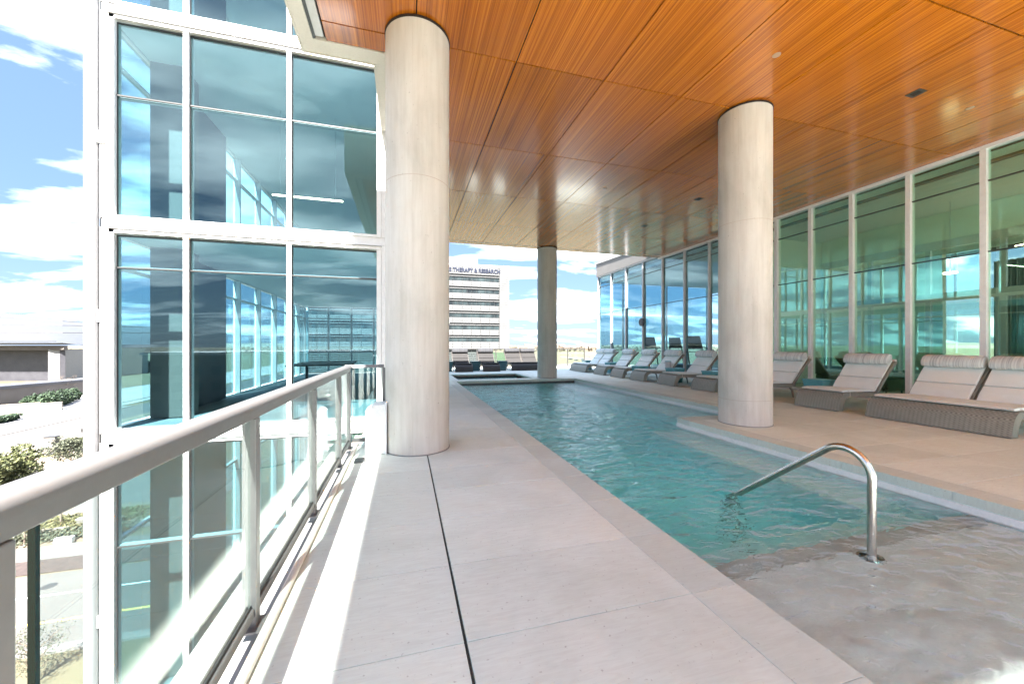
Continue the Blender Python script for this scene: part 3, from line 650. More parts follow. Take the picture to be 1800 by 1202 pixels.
# shell
WL = -.15
shell = empty('pool_shell', (3.3, 5, -1.5), kind='structure')
FL = -1.35
s = MB()
s.box(PX0, PX2, 2.55, PYF, FL-.1, FL)
s.box(PX0, PX1, 2.12, 2.55, FL, -.62)
s.box(4.20, PX1, 2.56, PYN, FL, -.42); s.box(5.55, PX2, PYN, PYF, FL, -.46)
s.build('basin', 'plaster', shell)
bx('sun_shelf', 'shelf', shell, PX0, PX1, PYS, 1.96, FL, -.215)
bx('step_edge', 'bandtile', shell, PX0, PX1, 1.963, 2.117, FL, -.213)
wl = MB(); 
for b in [(PX0-.2, PX0-.0, PYS, PYF, FL, -.087), (PX1, PX1+.2, PYS, PYN-.251, FL, -.087), (PX1, PX2+.2, PYN-.25, PYN, FL-.01, -.0875), (PX2, PX2+.2, PYN, PYF, FL, -.087), (PX0-.2, PX2+.2, PYF, PYF+.2, FL-.01, -.0875), (PX0-.2, PX1+.2, PYS-.2, PYS, FL, -.0875)]: wl.box(*b)
wl.build('pool_wall', 'plaster', shell)
wt_ = MB()
for b in [(PX1-.012, PX1-.001, PYS, PYN-.0, -.19, -.088), (PX2-.012, PX2-.001, PYN+.012, PYF-.02, -.19, -.088), (PX1-.011, PX2-.013, PYN+.001, PYN+.011, -.19, -.088), (PX0+.001, PX0+.012, PYS, PYF-.02, -.19, -.088)]: wt_.box(*b)
wt_.build('waterline_tile', 'whitetile', shell)
bx('far_band', 'darktile', shell, PX0, PX2, PYF-.015, PYF-.002, -.30, -.088)
def slab_hole(): pass
wt = MB()
o2 = [(PX0-.03, PYS-.03), (PX1+.03, PYS-.03), (PX1+.03, PYN-.03), (PX2+.03, PYN-.03), (PX2+.03, PYF+.03), (PX0-.03, PYF+.03)]
wt.prism(o2, FL-.05, WL, 'z'); wt.build('pool_water', 'water', None, kind='structure')
sp_ = empty('spa_shell', (3.4, 15.6, -1), kind='structure')
sb = MB(); sb.box(SX0, SX1, SY0, SY1, -1.1, -1.0)
for b in [(SX0-.1, SX0, SY0, SY1, -1.1, -.087), (SX1, SX1+.1, SY0, SY1, -1.1, -.087), (SX0-.1, SX1+.1, SY0-.1, SY0, -1.1, -.087), (SX0-.1, SX1+.1, SY1, SY1+.1, -1.1, -.087)]: sb.box(*b)
sb.build('spa_wall', 'plaster', sp_); bx('spa_bench', 'plaster', sp_, SX0+.0, SX1, SY1-.45, SY1, -1.0, -.5)
bx('dark_band', 'darktile', sp_, SX0, SX1, SY1-.012, SY1-.002, -.13, -.088)
for x in (2.6, 3.9): bx('return_fitting', 'darkmetal', sp_, x, x+.14, SY1-.46, SY1-.451, -.62, -.56)
MB().box(SX0-.03, SX1+.03, SY0-.03, SY1+.03, -1.05, -.16).build('spa_water', 'spawater', None, kind='structure')
# podium under the deck
pod = bx('podium', 'taupe', None, -.9, 24, -15.5, 22.0, GZ, -1.55); tag(pod, 'tan podium carrying the pool terrace', 'building')
bx('podium_ledge', 'stone', pod, -.93, -.66, -9.5, 5.35, -.30, -.06)
bx('podium_side', 'taupe', pod, -.86, -.64, -9.5, 7.3, -1.549, -.301)

# ------------------------------------------------------------------ columns
def column(x, y, m, label, joints, seam_a):
    r = empty('concrete_column', (x, y, 0), label, 'column', 'round concrete columns under the wooden ceiling')
    c = MB(); c.tube([(x, y, .0005), (x, y, 5.25)], .4, 96); c.build('shaft', m, r, smooth=True)
    for z in joints:
        j = MB(); n = 96
        for q in range(n):
            a0 = 2*math.pi*q/n; a1 = 2*math.pi*(q+1)/n; zz = lambda a: z+.004*math.sin(3*a)
            j.quad(*[(x+rr*math.cos(a), y+rr*math.sin(a), zz(a)+dz) for a, dz, rr in ((a0, -.0035, .4005), (a1, -.0035, .4005), (a1, .0035, .4012), (a0, .0035, .4012))])
        j.build('form_joint', 'seam', r)
    a = seam_a; j = MB(); e = .0045
    for z0, z1 in ((.0, 1.1), (1.12, 2.9), (3.0, 5.2)):
        j.quad(*[(x+.4011*math.cos(b), y+.4011*math.sin(b), z) for b, z in ((a, z0), (a+e, z0), (a+e, z1), (a, z1))])
    j.build('vertical_seam', 'seam', r)
    MB().tube([(x, y, .0008), (x, y, .012)], .408, 64).build('sealant_ring', 'stone', r, smooth=True)
    MB().tube([(x, y, 5.235), (x, y, 5.262)], .409, 64).build('shadow_gap', 'void', r)
    return r
column(.16, 5.03, 'conc', 'near concrete column at the end of the glass railing', (3.36,), -1.75)
column(5.60, 5.12, 'conc', 'concrete column standing on the deck corner that juts into the pool', (.42, 3.36), -2.62)
column(5.60, 14.45, 'concgrey', 'farthest concrete column, beyond the end of the pool', (.9, 2.93), -1.9)

# ------------------------------------------------------------------ canopy and ceiling
CZ = 5.27
can = empty('canopy', (5, 5, CZ), 'wide terrace canopy with orange wood panel ceiling and beige border', 'canopy')
m = MB(); m.box(-1.3, 24, -3.42, 5.60, CZ+.05, 6.3); m.box(-.40, 24, 5.60, 14.62, CZ+.05, 6.3); m.build('roof_slab', 'void', can)
f = MB()      # fascia and border
for b in [(-1.325, -1.30, -3.45, 5.625, CZ-.02, 6.35), (-1.30, -.40, 5.60, 5.625, CZ-.02, 6.35), (-.425, -.40, 5.625, 14.645, CZ-.02, 6.35), (-.40, 11.02, 14.62, 14.645, CZ+.0, 6.35), (-1.30, 24, -3.45, -3.42, CZ-.02, 6.35)]: f.box(*b)
f.build('fascia', 'beige', can)
f = MB(); 
for b in [(-1.30, -1.14, -3.42, 5.598, CZ-.012, CZ+.045), (-1.14, -.16, 5.36, 5.598, CZ-.012, CZ+.045), (-.40, -.16, 5.60, 7.3, CZ-.012, CZ+.045)]: f.box(*b)
f.build('border_panel', 'beige', can)
bx('light_channel', 'greywhite', can, -1.10, -1.0, -3.4, 5.30, CZ-.006, CZ+.03)
bx('channel_frame', 'darkmetal', can, -1.135, -1.103, -3.4, 5.335, CZ-.014, CZ+.03)
xs = [-.985, .13]+[.13+1.365*k for k in range(1, 8)]+[11.03]
yl = [-3.4, -1.78, .52, 2.85, 5.04, 7.33, 9.65, 12.03, 14.27]
g_ = .008
for i in range(len(xs)-1):
    for j in range(len(yl)-1):
        x0, x1, y0, y1 = xs[i], xs[i+1], yl[j], yl[j+1]
        if i == 0:
            if j >= 5: x0 = -.15
            if j == 4: MB().box(x0+g_, x1-g_, y0+g_, 5.35, CZ, CZ+.02).build('ceiling_panel', 'wood', can); MB().box(-.15, x1-g_, 5.355, y1-g_, CZ, CZ+.02).build('ceiling_panel', 'wood', can); continue
        gg = .009 if j == 3 or j == 2 else g_
        MB().box(x0+g_, x1-g_, y0+(gg if j == 3 else g_), y1-(gg if j == 2 else g_), CZ+random.uniform(0, .002), CZ+.02).build('ceiling_panel', 'wood', can)
bx('edge_reveal', 'beige', can, -.39, 11.02, 14.29, 14.32, CZ-.004, CZ+.03)
for i in range(len(xs)-1): bx('edge_panel', 'wood', can, max(xs[i], -.38)+g_, xs[i+1]-g_, 14.33, 14.61, CZ-.002, CZ+.02)
def P5(u, v): return G(u, v, CZ)
for (u, v, lb) in [(1365, 97, 'ceiling downlight nearest the camera, right of the deck column top'), (1705, 190, 'ceiling downlight closest to the lobby glass at the upper right'), (1063, 331, 'ceiling downlight half way along the pool'), (1120, 433, 'ceiling downlight farthest off, by the canopy edge')]:
    x, y, z = P5(u, v); r = empty('downlight', (x, y, CZ), lb, 'ceiling light', 'round downlights in the wooden ceiling')
    MB().tube([(x, y, CZ-.006), (x, y, CZ+.0)], .05, 20).build('trim_ring', 'lens', r); MB().tube([(x, y, CZ-.008), (x, y, CZ-.0061)], .035, 20).build('lens', 'lens', r)
for (u, v, lb) in [(1610, 164, 'small dark square ceiling fixture above the lobby loungers'), (1228, 350, 'small dark square ceiling fixture left of the deck column'), (1133, 397, 'small dark square ceiling fixture near the far end')]:
    x, y, z = P5(u, v); r = empty('square_fixture', (x, y, CZ), lb, 'ceiling light', 'dark square fixtures in the wooden ceiling')
    bx('trim', 'darkmetal', r, x-.09, x+.09, y-.09, y+.09, CZ-.006, CZ); bx('aperture', 'void', r, x-.055, x+.055, y-.055, y+.055, CZ-.008, CZ-.0061)

# ------------------------------------------------------------------ LEFT GLASS TOWER
tw = empty('glass_tower', (-2.4, 13, GZ), 'blue glass tower with white aluminium frames beyond the railing', 'building')
TX0, TX1, TY0, TY1 = -4.56, -.30, 7.40, 19.4
ST = [(.03+3.36*k, 3.07+3.36*k) for k in range(-2, 4)]; ST[0] = (-8.0, -5.03); ST[1] = (-4.71, -.29)          # glass bottoms and tops
TR = {-2: .72, -1: -1.87, 0: 2.55, 1: 5.27, 2: 8.9, 3: 12.0}
TRZ = [-6.5, -1.87, 2.55, 5.27, 8.9, 12.0]
sx = [-4.42, -3.45, -1.95, -.47]
zt0, zt1 = ST[0][0]-.3, ST[-1][1]+.3
bx('tower_base', 'garage', tw, TX0, TX1, TY0+.1, TY1, GZ, zt0)
pid = 0
for k, (z0, z1) in enumerate(ST):
    # south wall, between frames
    for i in range(3):
        a, b = sx[i]+.035, sx[i+1]-.035
        for (p, q) in ((z0, TRZ[k]-.012), (TRZ[k]+.012, z1)): bx('pane', 'glass_t', tw, a, b, TY0+.05, TY0+.062, p, q)
        bx('transom', 'darkmetal', tw, a, b, TY0+.02, TY0+.048, TRZ[k]-.0115, TRZ[k]+.0115)
        bx('inner_transom', 'greywhite', tw, a, b, TY0+.064, TY0+.13, TRZ[k]-.025, TRZ[k]+.025)
        bx('gasket', 'gasket', tw, a, b, TY0+.035, TY0+.05, z1-.022, z1); bx('gasket', 'gasket', tw, a, a+.014, TY0+.035, TY0+.05, z0, z1-.0225)
    for x in sx[1:3]: bx('mullion', 'white', tw, x-.035, x+.035, TY0-.02, TY0+.16, z0-.03, z1+.02)
    bx('sill_rail', 'white', tw, sx[0]-.03, sx[3]+.03, TY0-.035, TY0+.04, z0-.075, z0-.03); bx('head_rail', 'white', tw, sx[0]-.03, sx[3]+.03, TY0-.03, TY0+.04, z1+.02, z1+.075)
    bx('drip_edge', 'greywhite', tw, sx[0]-.04, sx[3]+.04, TY0-.055, TY0-.0, z1+.08, z1+.088)
    for x0, x1 in ((sx[0]-.14, sx[0]-.055), (sx[0]-.05, sx[0]+.035), (sx[3]-.035, sx[3]+.045), (sx[3]+.05, TX1)): bx('jamb', 'white' , tw, x0, x1, TY0-.03+.01*(x0 > -1), TY0+.14, z0-.075, z1+.09)
    bx('jamb_joint', 'gasket', tw, sx[0]-.0545, sx[0]-.0505, TY0-.02, TY0+.13, z0-.03, z1+.02)
    bx('corner_filler', 'white', tw, sx[0]-.139, sx[0]+.06, TY0+.03, TY0+.09, z1+.05, z1+.13); bx('corner_filler', 'white', tw, sx[0]-.139, sx[0]+.06, TY0+.03, TY0+.09, z0-.10, z0-.045)
    # spandrel panels
    for x0, x1 in ((TX0+.02, -3.9), (-3.897, -2.4), (-2.397, TX1)): bx('spandrel', 'white', tw, x0, x1, TY0-.015, TY0+.1, z1+.095, z1+.32-.077)
    bx('spandrel_back', 'gasket', tw, sx[0]+.3, TX1, TY0+.0, TY0+.12, z1+.076, z1+.32-.076)
    # slabs
    bx('floor_slab', 'ceil_in', tw, TX0+.12, TX1-.12, TY0+.17, TY1-.12, z1+.03, z1+.26); bx('carpet', 'floor_grey', tw, TX0+.12, TX1-.12, TY0+.17, TY1-.12, z1+.262, z1+.27)
    # east and west walls
    yb = [TY0+.14+1.53*j for j in range(9)]
    for wx, lab in ((TX1, 'e'), (TX0, 'w')):
        s_ = 1 if lab == 'e' else -1
        for j in range(8):
            if lab == 'w' and j == 0 and False: continue
            for (p, q) in ((z0, TRZ[k] if k < 3 else z1-.6), ((TRZ[k] if k < 3 else z1-.6)+.05, z1)): bx('pane', 'glass_t', tw, wx-s_*.06, wx-s_*.048, yb[j]+.035, yb[j+1]-.035, p, q)
            bx('transom', 'white', tw, wx-s_*.10, wx-s_*.02, yb[j]+.035, yb[j+1]-.035, (TRZ[k] if k < 3 else z1-.6)+.001, (TRZ[k] if k < 3 else z1-.6)+.049)
        for j in range(1, 9): bx('mullion', 'white', tw, *sorted((wx, wx-s_*.16)), yb[j]-.035, yb[j]+.035, z0-.03, z1+.02)
        bx('spandrel', 'white', tw, *sorted((wx+s_*.01, wx-s_*.1)), TY0+.145, TY1, z1+.021, z1+.32-.032)
    for x in (-4.45, -3.45, -2.45, -1.45, -.45): bx('mullion', 'greywhite', tw, x-.04, x+.04, TY1-.1, TY1, z0-.03, z1+.02)
    for x in (-4.4, -3.4, -2.4, -1.4): bx('pane', 'glass_t', tw, x-.01, x+.9, TY1-.06, TY1-.05, z0, z1)
    for zz in (z0+.9, z1-.55): bx('inner_transom', 'greywhite', tw, TX0+.15, TX1-.15, TY1-.12, TY1-.101, zz, zz+.06)
    bx('inner_wall', 'garage', tw, TX0+.17, TX0+.3, 8.87, 10.9, z0-.02, z1+.02)
    bx('concrete_pier', 'taupe', tw, -4.44, -3.92, 8.35, 8.85, z0-.03, z1+.03)
bx('tower_roof', 'white', tw, TX0, TX1, TY0, TY1, zt1+.02, zt1+.5)
for z in (-3.5+.0, 0, 0): pass
cp = MB(); cp.tube([(TX0-.10, TY0-.03, GZ), (TX0-.10, TY0-.03, 12)], .085, 28); cp.build('corner_tube', 'tubegrey', tw, smooth=True)
bx('tube_fin', 'gasket', tw, TX0-.014, TX0+.0, TY0+.0, TY0+.1, GZ, 12)
for z in (4.55, 1.78, -2.95): 
    b_o = bx('bracket', 'white', tw, TX0-.03, TX0+.085, TY0-.055, TY0-.032, z-.09, z+.09); bx('bolt', 'gasket', b_o, TX0+.05, TX0+.06, TY0-.059, TY0-.056, z+.05, z+.06); bx('bolt', 'gasket', b_o, TX0+.05, TX0+.06, TY0-.059, TY0-.056, z-.06, z-.05)
# things seen inside the tower
ct = empty('long_table', (-2.3, 12, .06), 'dark table standing inside the tower behind the middle window', 'table')
bx('table_top', 'gym', ct, -3.0, -1.5, 11, 13, .76, .80)
for x in (-2.95, -1.62):
    for y in (11.05, 12.88): bx('leg', 'gym', ct, x, x+.07, y, y+.07, .03, .758)
ls = empty('linear_lamp', (-2, 9, 5.7), 'thin lit linear lamp hanging inside the upper tower window', 'lamp'); bx('tube', 'glow', ls, -2.75, -1.35, 9.2, 9.24, 4.55, 4.575)
for x in (-2.6, -1.5): MB().tube([(x, 9.22, 4.577), (x, 9.22, 6.4)], .004, 5).build('wire', 'greywhite', ls)

# ------------------------------------------------------------------ GUARD RAIL
gr = empty('guard_railing', (-.69, 3, 0), 'silver terrace railing with glass infill along the left edge', 'railing')
rx = -.70
RY = [-1.35, -.22, .868, 2.05, 3.27, 4.47, 5.22]
t = MB(); prf = [(.045*math.cos(a), .028*math.sin(a)) for a in [math.pi*k/10 for k in range(11)]]
t.prism([(rx+u, 1.045+v) for u, v in prf]+[(rx-.045, 1.03), (rx+.045, 1.03)], -3, 5.25, 'y'); t.build('top_rail', 'rail', gr, smooth=True)
bx('under_channel', 'rail', gr, rx-.026, rx+.026, -3, 5.25, .985, 1.0295, bevel=.003)
t = MB(); t.prism([(5.27+u, 1.045+v) for u, v in prf]+[(5.225, 1.03), (5.315, 1.03)], rx-.045, -.27, 'x'); t.build('end_rail', 'rail', gr, smooth=True)
for i, y in enumerate(RY):
    bx('post', 'rail', gr, rx-.030, rx+.030, y-.025, y+.025, .0, .984, bevel=.004)
    bx('base_plate', 'rail', gr, rx-.045, rx+.06, y-.06, y+.06, .0, .01)
bx('post', 'rail', gr, -.29, -.25, 5.25, 5.29, 0, 1.029, bevel=.003)
for i in range(len(RY)-1):
    a, b = RY[i]+.028, RY[i+1]-.028
    if i == 2: a += .075
    bx('glass_pane', 'glass_g', gr, rx-.006, rx+.006, a, b, .09, .984)
    bx('bottom_channel', 'rail', gr, rx-.022, rx+.022, a, b, .055, .10, bevel=.003)
    bx('gasket', 'gasket', gr, rx-.010, rx-.0065, a, b, .101, .115); bx('gasket', 'gasket', gr, rx+.0065, rx+.010, a, b, .101, .115)
    bx('glass_edge', 'glassedge', gr, rx-.006, rx+.006, a-.010 if i == 2 else a-.004, a, .09, .984)
bx('glass_pane', 'glass_g', gr, rx+.04, -.295, 5.264, 5.276, .11, 1.028)
bx('bottom_channel', 'rail', gr, rx+.04, -.295, 5.25, 5.29, .07, .11)
MB().tube([(-.615, -3, .018), (-.615, 5.2, .018)], .022, 10).build('toe_rail', 'beige', gr, smooth=True)
# cabinet beside the near column
cb_ = empty('metal_cabinet', (-.32, 5.0, 0), 'white metal cabinet with sloped corner beside the near concrete column', 'cabinet')
MB().prism([(-.46, .002), (-.215, .002), (-.215, .60), (-.36, .60), (-.46, .53)], 4.84, 5.18, 'y').build('housing', 'cabinet', cb_, bevel=.006)
bx('plinth', 'grout', cb_, -.455, -.22, 4.845, 5.175, .0, .0018)
MB().tube([(-.225, 4.83, .0), (-.225, 4.83, .62), (-.20, 4.9, .64)], .012, 8).build('conduit', 'cabinet', cb_, smooth=True)

# ------------------------------------------------------------------ pool hand rail
hr = empty('pool_handrail', (3.18, 1.87, WL), 'curved stainless steel handrail rising from the sun shelf', 'handrail')
pth = [(3.18, 1.87, -.205), (3.18, 1.87, .30)]
c0 = Vector((2.05, .375)); 
for k in range(0, 15):
    a = math.pi-(math.pi-R(52))*k/14; pth.append((3.18, c0.x+.182*math.cos(a), .37+.19*math.sin(a)))
e = Vector(pth[-1]); end = Vector((3.18, 2.95, -.12)); pth += [tuple(e.lerp(end, .5)), tuple(end), (3.18, 3.03, -.19), (3.18, 3.07, -.28), (3.18, 3.075, -1.35)]
MB().tube(pth, .0265, 20).build('tube', 'steel', hr, smooth=True)
MB().tube([(3.18, 1.87, -.214), (3.18, 1.87, -.190)], [.085, .07], 24).build('flange', 'steel', hr, smooth=True)

# ------------------------------------------------------------------ LOUNGERS
def lounger(double, dark, name):
    r = empty(name, (0, 0, 0)); W = .88 if double else .43
    wk = 'wickerdark' if dark else 'wicker'; pd = 'paddark' if dark else 'pad'; pw = 'pillowdark' if dark else 'pillow'
    fr = [(0, .012), (.02, .10), (.055, .22), (.10, .30), (.17, .352), (.28, .37), (.6, .362), (1.0, .34), (1.22, .325), (1.25, .29), (1.2, .26), (.9, .265), (.55, .285), (.32, .285), (.235, .25), (.18, .16), (.155, .08), (.14, .012)]
    MB().prism(fr, -W, W).build('frame', wk, r, smooth=True)
    for y in (-W+.04, W-.04):
        MB().tube([(1.08, y, .27), (1.16, y, .17), (1.20, y, .0)], [.032, .026, .02], 8).build('leg', wk, r, smooth=True)
    for y in ((-W+.04), (W-.04)): MB().tube([(.06, y, 0), (.06, y, .02)], .02, 8).build('foot_glide', 'padedge', r)
    # seat pad
    sd = [(.19, .372), (.17, .392), (.19, .412), (.30, .42), (.62, .412), (.63, .405), (.64, .412), (1.02, .392), (1.16, .385), (1.17, .37), (1.14, .352), (.6, .368), (.3, .376)]
    MB().prism(sd, -W+.04, W-.04).build('seat_pad', pd, r, bevel=.008)
    bx('piping', 'padedge' if not dark else 'paddark', r, .165, .178, -W+.045, W-.045, .388, .400)
    if not dark:
        for y in (-W, W): MB().tube([(.31, y*.95, .40), (.33, y*1.02, .37), (.335, y*1.01, .27), (.31, y*.9, .26)], .006, 6).build('strap', 'padedge', r)
    bw = [(-W, -.012), (.012, W)] if double else [(-W, W)]
    for (ya, yb_) in bw:
        # backrest, leaning: from (1.17,.33) to (1.72,1.05)
        d = Vector((.61, .70)).normalized(); n = Vector((-d.y, d.x))      # n points to the sitter
        def pt(s, o, base=Vector((1.16, .335))): q = base+d*s+n*o; return (q.x, q.y)
        L = .89
        back = [pt(0, 0), pt(.3, .01), pt(.6, .0), pt(L-.05, -.02), pt(L, -.05), pt(L-.02, -.085), pt(L-.08, -.08), pt(.6, -.045), pt(.3, -.035), pt(0, -.045)]
        MB().prism(back, ya, yb_).build('backrest', wk, r, smooth=True)
        MB().tube([(1.42, (ya+yb_)/2-.25*(yb_-ya), .60), (1.52, (ya+yb_)/2-.25*(yb_-ya), .30), (1.2, (ya+yb_)/2-.25*(yb_-ya), .27)], .014, 6).build('prop', wk, r)
        cuts = [(.02, .34), (.352, .86)]
        pdm = MB()
        for (a, b) in cuts: pdm.prism([pt(a, .012), pt(a+.006, .052), pt((a+b)/2, .062), pt(b-.006, .052), pt(b, .012)], ya+.035, yb_-.035)
        pdm.build('back_pad', pd, r, bevel=.01)
        bx('pad_flap', 'padedge' if not dark else pd, r, pt(L, -.06)[0]-.01, pt(L, -.06)[0]+.06, ya+.03, yb_-.03, pt(L, 0)[1]-.06, pt(L, 0)[1]+.012, bevel=.01)
        # pillow roll
        c = pt(.80, .125); nn = 14; pl = MB(); rings = [(ya+.015, .55), (ya+.03, .9), (ya+.07, 1), (yb_-.07, 1), (yb_-.03, .9), (yb_-.015, .55)]
        vs = []; fs = []
        for (yy, rr) in rings:
            for k in range(nn):
                a = 2*math.pi*k/nn; ex = .135*rr*math.cos(a); ez = .085*rr*math.sin(a); q = Vector(c)+d*ex+n*ez; vs.append((q.x, yy, q.y))
        for i in range(len(rings)-1):
            for k in range(nn): fs.append((i*nn+k, i*nn+(k+1) % nn, (i+1)*nn+(k+1) % nn, (i+1)*nn+k))
        fs += [tuple(range(nn)), tuple(range((len(rings)-1)*nn, len(rings)*nn))]
        pl.add(vs, fs).build('pillow', pw, r, smooth=True)
    return r
grp = 'tan wicker loungers along the lobby glass'
sgl = lounger(False, False, 'sun_lounger'); dbl = lounger(True, False, 'double_lounger')
def put(o, x, y, rz, label, group, z=.003): o.location = (x, y, z); o.rotation_euler.z = rz; tag(o, label, 'sun lounger', group)
put(dbl, 8.22, 4.06, 0, 'double wicker lounger with two striped pillows at the right edge', grp)
d2 = copy_tree(dbl); put(d2, 8.25, 17.2, 0, 'farthest double wicker lounger at the end of the row by the far railing', grp)
singles = [(5.84, 'single wicker lounger next to the nearest double one'), (7.58, 'wicker lounger whose striped pillow shows just right of the deck column'), (8.98, 'wicker lounger mostly hidden behind the deck column, only its foot showing on the left'),
           (10.58, 'wicker lounger immediately left of the deck column, striped pillow in full view'), (12.18, 'fifth single wicker lounger counted from the right, second left of the deck column'), (13.6, 'third single wicker lounger left of the deck column'), (15.05, 'fourth single wicker lounger left of the deck column, beside the far double')]
for k, (yy, lb) in enumerate(singles):
    o = sgl if k == 0 else copy_tree(sgl); put(o, 8.25+.015*random.uniform(-1, 1), yy, R(random.uniform(-2.4, 2.4)), lb, grp)
g2 = 'dark loungers facing the pool from its far end'
ds = lounger(False, True, 'dark_lounger'); dd = lounger(True, True, 'dark_double_lounger')
put(ds, 2.77, 18.2, R(90), 'dark single lounger at the far left beyond the spa', g2)
o = copy_tree(ds); put(o, 4.15, 18.25, R(90), 'dark single lounger right of the other single, in front of the green field', g2)
put(dd, 6.15, 18.5, R(90), 'dark double lounger partly behind the farthest column', g2)
# side tables
def side_table(m, nm):
    r = empty('side_table', (0, 0, 0)); a, b, h = .23, .17, .50
    body = MB(); body.add([(-b, -b, 0), (b, -b, 0), (b, b, 0), (-b, b, 0), (-a, -a, h-.04), (a, -a, h-.04), (a, a, h-.04), (-a, a, h-.04)], [(0, 3, 2, 1), (4, 5, 6, 7), (0, 1, 5, 4), (1, 2, 6, 5), (2, 3, 7, 6), (3, 0, 4, 7)])
    body.build('body', m, r, bevel=.01); bx('top', m, r, -a-.01, a+.01, -a-.01, a+.01, h-.039, h, bevel=.008); return r
tt = side_table('teal', 't'); td = side_table('darkteal', 'd')
for k, (x, y, lb) in enumerate([(9.62, 6.72, 'teal side table between the single lounger and the deck column'), (9.42, 9.78, 'teal side table left edge of the deck column, behind the loungers'), (9.3, 11.38, 'teal side table between the two loungers left of the deck column, carrying a pale canister'), (9.4, 15.85, 'teal side table beside the far double lounger'), (9.5, 18.5, 'teal side table beyond the far double lounger by the railing'), (8.9, 12.9, 'teal side table between the third and second loungers left of the column')]):
    o = tt if k == 0 else copy_tree(tt); o.location = (x, y, .001); tag(o, lb, 'side table', 'teal side tables')
for k, (x, y, lb) in enumerate([(3.44, 19.0, 'dark teal side table between the two dark single loungers'), (4.86, 19.0, 'dark teal side table left of the dark double lounger'), (2.07, 19.0, 'dark teal side table half hidden by the near column')]):
    o = td if k == 0 else copy_tree(td); o.location = (x, y, .001); tag(o, lb, 'side table', 'dark side tables at the far end')
cn = empty('canister', (9.42, 11.9, .0), 'pale blue-grey tall canister standing beside a teal side table', 'canister'); MB().tube([(9.42, 11.9, 0), (9.42, 11.9, .70)], [.10, .11], 20).build('body', 'greywhite', cn, smooth=True); MB().tube([(9.42, 11.9, .701), (9.42, 11.9, .73)], .112, 20).build('lid', 'teal', cn)

# ------------------------------------------------------------------ far railing
frl = empty('far_railing', (5, 21.7, 0), 'dark metal railing with slim posts at the far end of the terrace', 'railing')
bx('top_rail', 'darkmetal', frl, -.6, 11.0, 21.67, 21.73, 1.06, 1.11); bx('bottom_rail', 'darkmetal', frl, -.6, 11.0, 21.685, 21.715, .08, .11)
for k in range(11): bx('post', 'darkmetal', frl, -.6+1.15*k, -.55+1.15*k, 21.675, 21.725, 0, 1.059)
for k in range(10): bx('glass_pane', 'glass_g', frl, -.53+1.15*k, .53+1.15*k, 21.695, 21.705, .12, 1.058)

# ------------------------------------------------------------------ RIGHT BUILDING
lb_ = empty('lobby_building', (14, 9, 0), 'glazed lobby and gym wing with white mullions right of the pool', 'building')
WX = 11.1
my = [-1.4, -.2, 1.1, 2.28, 3.46, 4.63, 5.79, 6.93, 7.95, 8.97, 10.3, 11.64, 12.95, 14.32, 15.76, 17.22, 18.68, 20.13]
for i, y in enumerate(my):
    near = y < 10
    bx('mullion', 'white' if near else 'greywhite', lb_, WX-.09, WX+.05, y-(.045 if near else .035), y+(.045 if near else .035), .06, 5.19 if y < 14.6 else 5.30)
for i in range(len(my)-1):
    a, b = my[i]+.046, my[i+1]-.046; near = my[i] < 10; top = 5.19 if my[i] < 14 else 5.30
    zt = (3.17, 4.57) if near else (3.17, 4.72)
    lv_ = [.1]+([1.05] if not near else [])+list(zt)+[top]
    for k in range(len(lv_)-1):
        bx('pane', 'glass_r' if near else 'glass_t', lb_, WX-.012, WX, a, b, lv_[k]+.012, lv_[k+1]-.012)
        if k: bx('transom', 'darkmetal', lb_, WX-.035, WX+.03, a, b, lv_[k]-.0115, lv_[k]+.0115)
    bx('gasket', 'gasket', lb_, WX-.03, WX-.013, a, a+.018, .1, top)
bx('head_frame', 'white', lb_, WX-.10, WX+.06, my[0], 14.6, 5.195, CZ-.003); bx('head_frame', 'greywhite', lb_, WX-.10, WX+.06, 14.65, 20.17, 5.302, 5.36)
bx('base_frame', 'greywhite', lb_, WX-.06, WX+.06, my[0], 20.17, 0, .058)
# floor, ceiling, roof
bx('floor', 'floor_in', lb_, WX+.07, 19, -9, 20.1, -.3, .0)
bx('inner_ceiling', 'ceil_in', lb_, WX+.07, 19, -9, 20.1, 5.0, 5.15)
bx('wall_head', 'darkmetal', lb_, WX+.065, WX+.2, -9, 20.1, 4.95, 4.999)
bx('roof', 'beige', lb_, WX+.1, 19.2, 14.66, 20.15, 5.2, 5.9)
MB().prism([(14.66, 5.362), (20.25, 5.362), (20.25, 6.12), (14.66, 5.93)], WX-.13, WX+.05, 'x').build('fascia', 'fasciagrey', lb_)
MB().prism([(14.66, 5.932), (20.3, 6.122), (20.3, 6.2), (14.66, 6.01)], WX-.17, WX+.2, 'x').build('roof_edge', 'greywhite', lb_)
# north glazed end and east wall with windows
for x in (11.15, 12.7, 14.25, 15.8, 17.35, 18.9): bx('mullion', 'greywhite', lb_, x-.04, x+.04, 20.06, 20.16, .06, 5.0)
for x in (11.2, 12.75, 14.3, 15.85, 17.4):
    for z0, z1 in ((.1, 3.1), (3.18, 4.98)): bx('pane', 'glass_t', lb_, x+.0, x+1.45, 20.10, 20.11, z0, z1)
ew = MB(); wy = [10.6+1.9*k for k in range(5)]
ew.box(18.8, 19, -9, 20.1, 0, .6); ew.box(18.8, 19, -9, 20.1, 4.6, 5.0); 
y = 10.4
for k in range(5): ew.box(18.8, 19, wy[k]-.25, wy[k]+.45, .6, 4.6)
ew.box(18.8, 19, 8.9, 10.35, .6, 4.6); ew.box(18.8, 19, -9, -6, .6, 4.6)
ew.build('east_wall', 'wall_in', lb_)
for y in (-5.9, -3.4, -.9, 1.6, 4.1, 6.6): bx('window_post', 'white', lb_, 18.84, 18.96, y-.06, y+.06, .6, 4.6)
